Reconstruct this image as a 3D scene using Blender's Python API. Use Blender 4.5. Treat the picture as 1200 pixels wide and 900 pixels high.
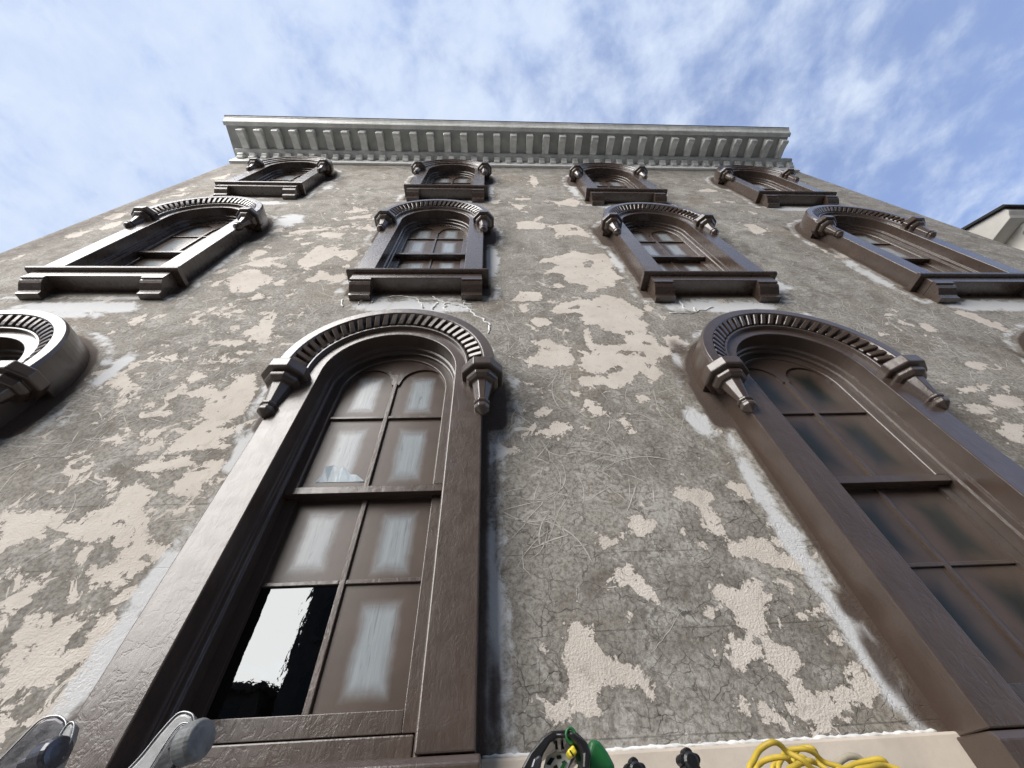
import bpy, bmesh, math, random
import numpy as np
from mathutils import Vector, Matrix
random.seed(7); rng = np.random.default_rng(11)
S = bpy.context.scene
for o in list(bpy.data.objects): bpy.data.objects.remove(o)
COL = S.collection
R = math.radians
PI = math.pi

# ------------------------------------------------------------------ camera
# the phone is held at the rail of the lift: x = 0, two metres in front of the wall plane y = 0, eye height z = 0
cam_d = bpy.data.cameras.new('camera'); cam = bpy.data.objects.new('camera', cam_d); COL.objects.link(cam)
cam_d.sensor_fit = 'HORIZONTAL'; cam_d.sensor_width = 36.0; cam_d.lens = 463.6966 / 1200 * 36
cam_d.clip_start = 0.02; cam_d.clip_end = 2000
_p, _y, _r = R(50.8215), R(4.6034), R(-4.2342)
fw = Vector((math.sin(_y) * math.cos(_p), math.cos(_y) * math.cos(_p), math.sin(_p)))
rt = Vector((math.cos(_y), -math.sin(_y), 0)); up = rt.cross(fw)
rt2 = rt * math.cos(_r) + up * math.sin(_r); up2 = -rt * math.sin(_r) + up * math.cos(_r)
m = Matrix((rt2, up2, -fw)).transposed().to_4x4(); m.translation = Vector((0, -2, 0))
cam.matrix_world = m
S.camera = cam

# ------------------------------------------------------------------ sky, sun, exposure
SUN = Vector((-0.51, -0.74, 0.50)).normalized()
W = bpy.data.worlds.new('World'); S.world = W; W.use_nodes = True
nt = W.node_tree; nt.nodes.clear()
def wn(t, **k):
    n = nt.nodes.new(t)
    for a, b in k.items(): setattr(n, a, b)
    return n
def wl(a, b): nt.links.new(a, b)
def wmath(op, a, b=None, c=None, clamp=False):
    n = wn('ShaderNodeMath', operation=op, use_clamp=clamp)
    for i, v in enumerate((a, b, c)):
        if v is None: continue
        if isinstance(v, (int, float)): n.inputs[i].default_value = v
        else: wl(v, n.inputs[i])
    return n.outputs[0]
out = wn('ShaderNodeOutputWorld'); bg = wn('ShaderNodeBackground'); bg.inputs[1].default_value = 0.06
sky = wn('ShaderNodeTexSky', sky_type='NISHITA', sun_disc=False)
sky.sun_elevation = math.asin(SUN.z); sky.sun_rotation = math.atan2(SUN.x, SUN.y)
sky.altitude = 20; sky.air_density = 1.0; sky.dust_density = 0.35; sky.ozone_density = 2.5
tc = wn('ShaderNodeTexCoord'); sep = wn('ShaderNodeSeparateXYZ'); wl(tc.outputs['Generated'], sep.inputs[0])
zz = wmath('ADD', wmath('MAXIMUM', sep.outputs[2], 0.0), 0.12)
cmb = wn('ShaderNodeCombineXYZ')
wl(wmath('DIVIDE', sep.outputs[0], zz), cmb.inputs[0]); wl(wmath('DIVIDE', sep.outputs[1], zz), cmb.inputs[1])
rot = wn('ShaderNodeMapping'); wl(cmb.outputs[0], rot.inputs[0])
rot.inputs['Rotation'].default_value = (0, 0, R(28)); rot.inputs['Scale'].default_value = (1.0, 0.95, 1.0); rot.inputs['Location'].default_value = (3.3, 1.7, 0)
def wnoise(sc, det, rough, dist=0.0, src=None):
    n = wn('ShaderNodeTexNoise'); n.inputs['Scale'].default_value = sc; n.inputs['Detail'].default_value = det
    n.inputs['Roughness'].default_value = rough; n.inputs['Distortion'].default_value = dist; wl(src or rot.outputs[0], n.inputs['Vector']); return n.outputs[0]
big = wnoise(1.1, 2, 0.5); mid = wnoise(5.2, 6, 0.55, 0.15); fine = wnoise(13.0, 6, 0.6, 0.2)
# the cloud sheet is thicker towards the west (-x), as in the visible sky
side = wmath('MULTIPLY', sep.outputs[0], -0.22)
cov = wmath('ADD', wmath('ADD', wmath('MULTIPLY', big, 0.45), wmath('MULTIPLY', mid, 0.75)), wmath('ADD', wmath('MULTIPLY', fine, 0.52), side))
mr = wn('ShaderNodeMapRange', interpolation_type='SMOOTHSTEP'); wl(cov, mr.inputs[0])
mr.inputs[1].default_value = 0.55; mr.inputs[2].default_value = 0.97; mr.inputs[3].default_value = 0.28; mr.inputs[4].default_value = 0.97
cl = wn('ShaderNodeMixRGB'); cl.inputs[1].default_value = (3.2, 3.9, 5.35, 1); cl.inputs[2].default_value = (4.25, 4.75, 5.55, 1); wl(wmath('MULTIPLY_ADD', fine, 1.6, -0.3, clamp=True), cl.inputs[0])
bl = wn('ShaderNodeMixRGB', blend_type='MULTIPLY'); bl.inputs[0].default_value = 1.0; wl(sky.outputs[0], bl.inputs[1]); bl.inputs[2].default_value = (1.24, 1.26, 1.52, 1)
mx = wn('ShaderNodeMixRGB'); wl(mr.outputs[0], mx.inputs[0]); wl(bl.outputs[0], mx.inputs[1]); wl(cl.outputs[0], mx.inputs[2])
wl(mx.outputs[0], bg.inputs[0]); wl(bg.outputs[0], out.inputs[0])

sd = bpy.data.lights.new('sun', 'SUN'); sd.energy = 2.7; sd.angle = R(60); sd.color = (1.0, 0.955, 0.90)
so = bpy.data.objects.new('sun', sd); COL.objects.link(so); so.rotation_euler = SUN.to_track_quat('Z', 'Y').to_euler(); so.location = (-20, -20, 30)
S.view_settings.view_transform = 'Standard'; S.view_settings.look = 'None'; S.view_settings.gamma = 1.0
S.view_settings.exposure = 1.6
S.cycles.use_denoising = True
S.cycles.max_bounces = 6; S.cycles.glossy_bounces = 4; S.cycles.diffuse_bounces = 3

# ------------------------------------------------------------------ material helpers
class NT:
    def __init__(s, name, rough=0.6, spec=0.5):
        s.m = bpy.data.materials.new(name); s.m.use_nodes = True; s.t = s.m.node_tree
        s.b = s.t.nodes['Principled BSDF']; s.b.inputs['Roughness'].default_value = rough; s.b.inputs['Specular IOR Level'].default_value = spec
        s._p = None
    def n(s, t, **k):
        x = s.t.nodes.new(t)
        for a, b in k.items(): setattr(x, a, b)
        return x
    def l(s, a, b): s.t.links.new(a, b)
    def set(s, sock, v):
        if isinstance(v, (int, float)): sock.default_value = v
        elif isinstance(v, tuple): sock.default_value = v if len(v) == 4 else v + (1,)
        else: s.l(v, sock)
    def coord(s, kind='Object'):
        return s.n('ShaderNodeTexCoord').outputs[kind]
    def pos(s): return s.n('ShaderNodeNewGeometry').outputs['Position']
    def mp(s, src, scale=(1, 1, 1), loc=(0, 0, 0), rot=(0, 0, 0)):
        x = s.n('ShaderNodeMapping'); s.l(src, x.inputs[0]); x.inputs['Scale'].default_value = scale; x.inputs['Location'].default_value = loc; x.inputs['Rotation'].default_value = rot
        return x.outputs[0]
    def noise(s, src, scale, det=4, rough=0.55, dist=0.0):
        x = s.n('ShaderNodeTexNoise'); s.l(src, x.inputs['Vector'])
        for k, v in (('Scale', scale), ('Detail', det), ('Roughness', rough), ('Distortion', dist)): x.inputs[k].default_value = v
        return x.outputs[0]
    def noisec(s, src, scale, det=3):
        x = s.n('ShaderNodeTexNoise'); s.l(src, x.inputs['Vector']); x.inputs['Scale'].default_value = scale; x.inputs['Detail'].default_value = det
        return x.outputs[1]
    def vor(s, src, scale, feature='DISTANCE_TO_EDGE'):
        x = s.n('ShaderNodeTexVoronoi', feature=feature); s.l(src, x.inputs['Vector']); x.inputs['Scale'].default_value = scale
        return x.outputs['Distance']
    def mth(s, op, a, b=None, clamp=False):
        x = s.n('ShaderNodeMath', operation=op, use_clamp=clamp); s.set(x.inputs[0], a)
        if b is not None: s.set(x.inputs[1], b)
        return x.outputs[0]
    def rng(s, v, a, b, c=0.0, d=1.0, smooth=True):
        x = s.n('ShaderNodeMapRange', interpolation_type='SMOOTHSTEP' if smooth else 'LINEAR'); s.l(v, x.inputs[0])
        for i, q in enumerate((a, b, c, d)): x.inputs[i + 1].default_value = q
        return x.outputs[0]
    def mix(s, f, a, b, mode='MIX'):
        x = s.n('ShaderNodeMixRGB', blend_type=mode); s.set(x.inputs[0], f); s.set(x.inputs[1], a); s.set(x.inputs[2], b)
        return x.outputs[0]
    def attr(s, name): return s.n('ShaderNodeAttribute', attribute_name=name).outputs['Fac']
    def col(s, v): s.set(s.b.inputs['Base Color'], v)
    def rgh(s, v): s.set(s.b.inputs['Roughness'], v)
    def bump(s, h, strength=0.3, dist=0.01):
        x = s.n('ShaderNodeBump'); x.inputs['Strength'].default_value = strength; x.inputs['Distance'].default_value = dist; s.l(h, x.inputs['Height'])
        if s._p is not None: s.l(s._p, x.inputs['Normal'])
        s._p = x.outputs[0]; s.l(s._p, s.b.inputs['Normal'])

def simple(name, c, rough=0.5, spec=0.5, metal=0.0, nscale=8.0, var=0.15, bump=0.0, bscale=60, bdist=0.004):
    t = NT(name, rough, spec); g = t.pos()
    f = t.rng(t.noise(g, nscale, 6, 0.6), 0.3, 0.7)
    lo = tuple(max(0, x * (1 - var)) for x in c); hi = tuple(x * (1 + var) for x in c)
    t.col(t.mix(f, lo, hi)); t.b.inputs['Metallic'].default_value = metal
    t.rgh(t.rng(t.noise(g, nscale * 3, 4), 0.3, 0.7, max(0.02, rough * 0.8), min(1, rough * 1.25)))
    if bump: t.bump(t.noise(g, bscale, 4), bump, bdist)
    return t.m

BROWN = (0.066, 0.046, 0.036)
def paint_brown(name, rough, lump):
    t = NT(name, rough, 0.5); g = t.pos()
    f = t.rng(t.noise(g, 5, 6, 0.6), 0.3, 0.72)
    c = t.mix(f, tuple(x * 0.9 for x in BROWN), tuple(x * 1.12 for x in BROWN))
    chips = t.rng(t.noise(g, 30, 3, 0.5, 0.4), 0.77, 0.80)
    t.col(t.mix(chips, c, (0.16, 0.13, 0.115)))
    t.rgh(t.rng(t.noise(g, 14, 5), 0.3, 0.7, rough * 0.9, rough * 1.15))
    h1 = t.noise(t.mp(g, (1, 1, 0.35)), 16, 5, 0.6, 0.5); h2 = t.noise(t.mp(g, (1, 1, 0.15)), 120, 3)
    ridge = t.mth('ABSOLUTE', t.mth('SUBTRACT', t.noise(g, 14, 4, 0.55, 0.6), 0.5))
    t.b.inputs['Coat Weight'].default_value = 0.4; t.b.inputs['Coat IOR'].default_value = 1.6; t.b.inputs['Coat Roughness'].default_value = 0.2
    t.bump(h1, 0.16 * lump, 0.012); t.bump(h2, 0.10 * lump, 0.003)
    t.bump(t.rng(ridge, 0.0, 0.06), 0.07 * lump, 0.005)
    t.l(t._p, t.b.inputs['Coat Normal'])
    return t.m
M_BROWN = paint_brown('brown_gloss_paint', 0.34, 1.0)
M_BROWN_S = paint_brown('brown_paint_smooth', 0.28, 0.12)
M_BLACK = simple('black_plastic', (0.012, 0.012, 0.013), 0.35, bump=0.1, bscale=200)
M_DARK = simple('roof_edge_dark', (0.03, 0.028, 0.028), 0.7)

def pane_mat(name, glassy, film, soft=0.0):
    # old glass oversprayed with brown paint from the edges in; a soft bare rectangle is left in the middle
    t = NT(name, 0.2, 0.5); gen = t.coord('Generated'); g = t.pos()
    rnd = t.n('ShaderNodeObjectInfo').outputs['Random']
    sp = t.n('ShaderNodeSeparateXYZ'); t.l(gen, sp.inputs[0])
    wob = t.mth('MULTIPLY', t.mth('SUBTRACT', t.noise(g, 9, 3), 0.5), 0.10)
    dx = t.mth('ABSOLUTE', t.mth('SUBTRACT', t.mth('ADD', sp.outputs[0], t.mth('MULTIPLY', t.mth('SUBTRACT', rnd, 0.5), 0.14)), 0.5))
    dz = t.mth('ABSOLUTE', t.mth('SUBTRACT', t.mth('SUBTRACT', sp.outputs[2], t.mth('MULTIPLY', t.mth('SUBTRACT', rnd, 0.5), 0.10)), 0.47))
    bx = t.mth('SUBTRACT', 0.235, dx); bz = t.mth('SUBTRACT', 0.345, dz)
    d = t.mth('ADD', t.mth('MINIMUM', bx, bz), wob)
    mask = t.rng(d, -0.06 - soft, 0.13 + soft)
    grain = t.noise(t.mp(g, (1, 1, 0.06)), 70, 5, 0.65, 0.6)
    crk = t.rng(t.noise(t.mp(g, (1, 1, 0.08)), 42, 3, 0.55, 1.2), 0.60, 0.68)
    bare = t.mix(t.rng(grain, 0.3, 0.75), tuple(x * 0.8 for x in film), film)
    bare = t.mix(t.mth('MULTIPLY', crk, 0.3), bare, (0.02, 0.02, 0.02))
    br = t.mix(t.rng(t.noise(g, 6, 5), 0.3, 0.7), tuple(x * 1.0 for x in BROWN), tuple(x * 1.25 for x in BROWN))
    t.col(t.mix(mask, br, bare))
    t.rgh(t.rng(mask, 0, 1, 0.34, glassy))
    t.bump(grain, 0.05, 0.002); t.bump(t.noise(g, 30, 3), 0.08, 0.003)
    return t.m
M_PANE = pane_mat('oversprayed_glass', 0.16, (0.030, 0.042, 0.043))
M_PANE_D = pane_mat('oversprayed_black_glass', 0.3, (0.018, 0.021, 0.019), 0.05)
M_PANE_SKY = pane_mat('oversprayed_glass_painted_sky', 0.2, (0.33, 0.365, 0.39))  # pale sky reflection painted into the colour of the bare centre
t = NT('clear_dark_glass', 0.015, 0.6); t.col((0.07, 0.074, 0.076)); t.b.inputs['Metallic'].default_value = 1.0
t.bump(t.noise(t.mp(t.pos(), (1, 1, 0.5)), 7, 3, 0.5, 0.5), 0.03, 0.02); t.bump(t.noise(t.pos(), 40, 2), 0.02, 0.004); M_GLASS = t.m
M_INT = simple('dark_interior', (0.01, 0.01, 0.01), 0.9)

# ------------------------------------------------------------------ mesh helpers
class MB:
    def __init__(s): s.v = []; s.f = []
    def add(s, v, f):
        k = len(s.v); s.v += [tuple(p) for p in v]; s.f += [tuple(i + k for i in q) for q in f]; return s
    def box(s, x0, x1, y0, y1, z0, z1):
        v = [(x, y, z) for z in (z0, z1) for y in (y0, y1) for x in (x0, x1)]
        return s.add(v, [(0, 2, 3, 1), (4, 5, 7, 6), (0, 1, 5, 4), (2, 6, 7, 3), (0, 4, 6, 2), (1, 3, 7, 5)])
    def prism_x(s, prof, x0, x1):            # closed profile in (y, z) pushed along x
        n = len(prof); v = [(x0, y, z) for y, z in prof] + [(x1, y, z) for y, z in prof]
        f = [(i, (i + 1) % n, n + (i + 1) % n, n + i) for i in range(n)] + [tuple(range(n))[::-1], tuple(range(n, 2 * n))]
        return s.add(v, f)
    def arch(s, prof, zb, seg=32):           # closed profile in (radius, y) swept up one jamb, over the half circle and down
        st = [(-1, 0, zb)] if zb < -1e-6 else []
        st += [(-math.cos(PI * i / seg), math.sin(PI * i / seg), 0) for i in range(seg + 1)]
        if zb < -1e-6: st.append((1, 0, zb))
        n = len(prof); v = []; f = []
        for cx, cz, z in st:
            for r, y in prof: v.append((cx * r, y, z + cz * r))
        for k in range(len(st) - 1):
            for i in range(n): f.append((k * n + i, k * n + (i + 1) % n, (k + 1) * n + (i + 1) % n, (k + 1) * n + i))
        f += [tuple(range(n)), tuple(range((len(st) - 1) * n, len(st) * n))[::-1]]
        return s.add(v, f)
    def lathe(s, prof, c, nseg, rot=0.0, axis=None):
        v = []; f = []; n = len(prof); M = Matrix.Identity(3)
        if axis is not None: M = Vector(axis).normalized().to_track_quat('Z', 'Y').to_matrix()
        for r, z in prof:
            for k in range(nseg):
                a = rot + 2 * PI * k / nseg; p = M @ Vector((r * math.cos(a), r * math.sin(a), z)); v.append(tuple(p + Vector(c)))
        for i in range(n - 1):
            for k in range(nseg): f.append((i * nseg + k, i * nseg + (k + 1) % nseg, (i + 1) * nseg + (k + 1) % nseg, (i + 1) * nseg + k))
        f += [tuple(range(nseg))[::-1], tuple(range((n - 1) * nseg, n * nseg))]
        return s.add(v, f)
    def tube(s, pts, r, ns=8, flat=1.0):
        P = [Vector(p) for p in pts]; n = len(P); v = []; f = []; nrm = None
        for i in range(n):
            d = (P[min(i + 1, n - 1)] - P[max(i - 1, 0)]).normalized()
            if nrm is None:
                nrm = d.orthogonal().normalized()
            nrm = (nrm - d * nrm.dot(d)).normalized(); b = d.cross(nrm)
            rr = r[i] if isinstance(r, (list, tuple)) else r
            for k in range(ns):
                a = 2 * PI * k / ns; v.append(tuple(P[i] + (nrm * math.cos(a) + b * math.sin(a) * flat) * rr))
        for i in range(n - 1):
            for k in range(ns): f.append((i * ns + k, i * ns + (k + 1) % ns, (i + 1) * ns + (k + 1) % ns, (i + 1) * ns + k))
        f += [tuple(range(ns))[::-1], tuple(range((n - 1) * ns, n * ns))]
        return s.add(v, f)
    def mesh(s, name, mat, smooth=False, recalc=True):
        me = bpy.data.meshes.new(name); me.from_pydata(s.v, [], s.f)
        if recalc:
            bm = bmesh.new(); bm.from_mesh(me); bmesh.ops.recalc_face_normals(bm, faces=bm.faces); bm.to_mesh(me); bm.free()
        me.materials.append(mat)
        if smooth: me.polygons.foreach_set('use_smooth', [True] * len(me.polygons))
        me.update(); return me
    def obj(s, name, mat, parent=None, smooth=False, bevel=0.0, seg=2):
        o = bpy.data.objects.new(name, s.mesh(name, mat, smooth)); COL.objects.link(o)
        if parent is not None: o.parent = parent
        if bevel:
            b = o.modifiers.new('bevel', 'BEVEL'); b.width = bevel; b.segments = seg; b.limit_method = 'ANGLE'; b.angle_limit = R(35)
        return o
def tag(o, label, cat, group=None):
    o['label'] = label; o['category'] = cat
    if group: o['group'] = group
    return o
def empty(name, loc=(0, 0, 0)):
    o = bpy.data.objects.new(name, None); COL.objects.link(o); o.location = loc; o.empty_display_size = 0.2; return o
def link(o, parent=None):
    COL.objects.link(o); o.parent = parent; return o
def copy_tree(o, parent):
    c = o.copy(); COL.objects.link(c); c.parent = parent
    for ch in list(o.children): copy_tree(ch, c)
    return c

# ------------------------------------------------------------------ setting: ground, street
GZ = -5.2
M_ASPH = simple('asphalt', (0.055, 0.055, 0.057), 0.9, nscale=3, bump=0.4, bscale=90)
M_CONC = simple('pavement_concrete', (0.36, 0.35, 0.33), 0.85, nscale=2, bump=0.3, bscale=60)
def struct(name, mb, mat):
    o = mb.obj(name, mat); o['kind'] = 'structure'; return o
struct('ground', MB().box(-400, 400, -400, 400, GZ - 1.0, GZ - 0.13), M_ASPH)
struct('pavement', MB().box(-80, 80, -3.6, 9.9, GZ - 0.5, GZ), M_CONC)
struct('far_pavement', MB().box(-80, 80, -70, -26.0, GZ - 0.5, GZ + 0.004), M_CONC)

# ------------------------------------------------------------------ the building
XL, XR, ZT = -6.14, 7.95, 11.10
COLS = {1: [-4.03, -0.775, 2.479, 5.75], 2: [-4.124, -0.798, 2.493, 5.745], 3: [-4.198, -0.807, 2.578, 5.90]}
SPR = {1: 2.43, 2: 6.10, 3: 9.62}
DZ = {1: [0, 0, -0.02, 0], 2: [0.03, 0.0, -0.05, -0.075], 3: [0.10, 0.05, -0.06, -0.08]}
SLAB = {1: 0.262, 2: 4.255, 3: 8.06}

building = empty('stucco_building', (0.9, 0, GZ))
tag(building, 'four storey townhouse of flaking grey stucco with brown arched windows and a pale bracketed cornice', 'building')
BO = Vector((-0.9, 0, -GZ))           # building-local offset so that children use scene coordinates
def under(o, parent=building):
    o.parent = parent
    if parent is building: o.location = Vector(o.location) + BO
    return o

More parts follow.
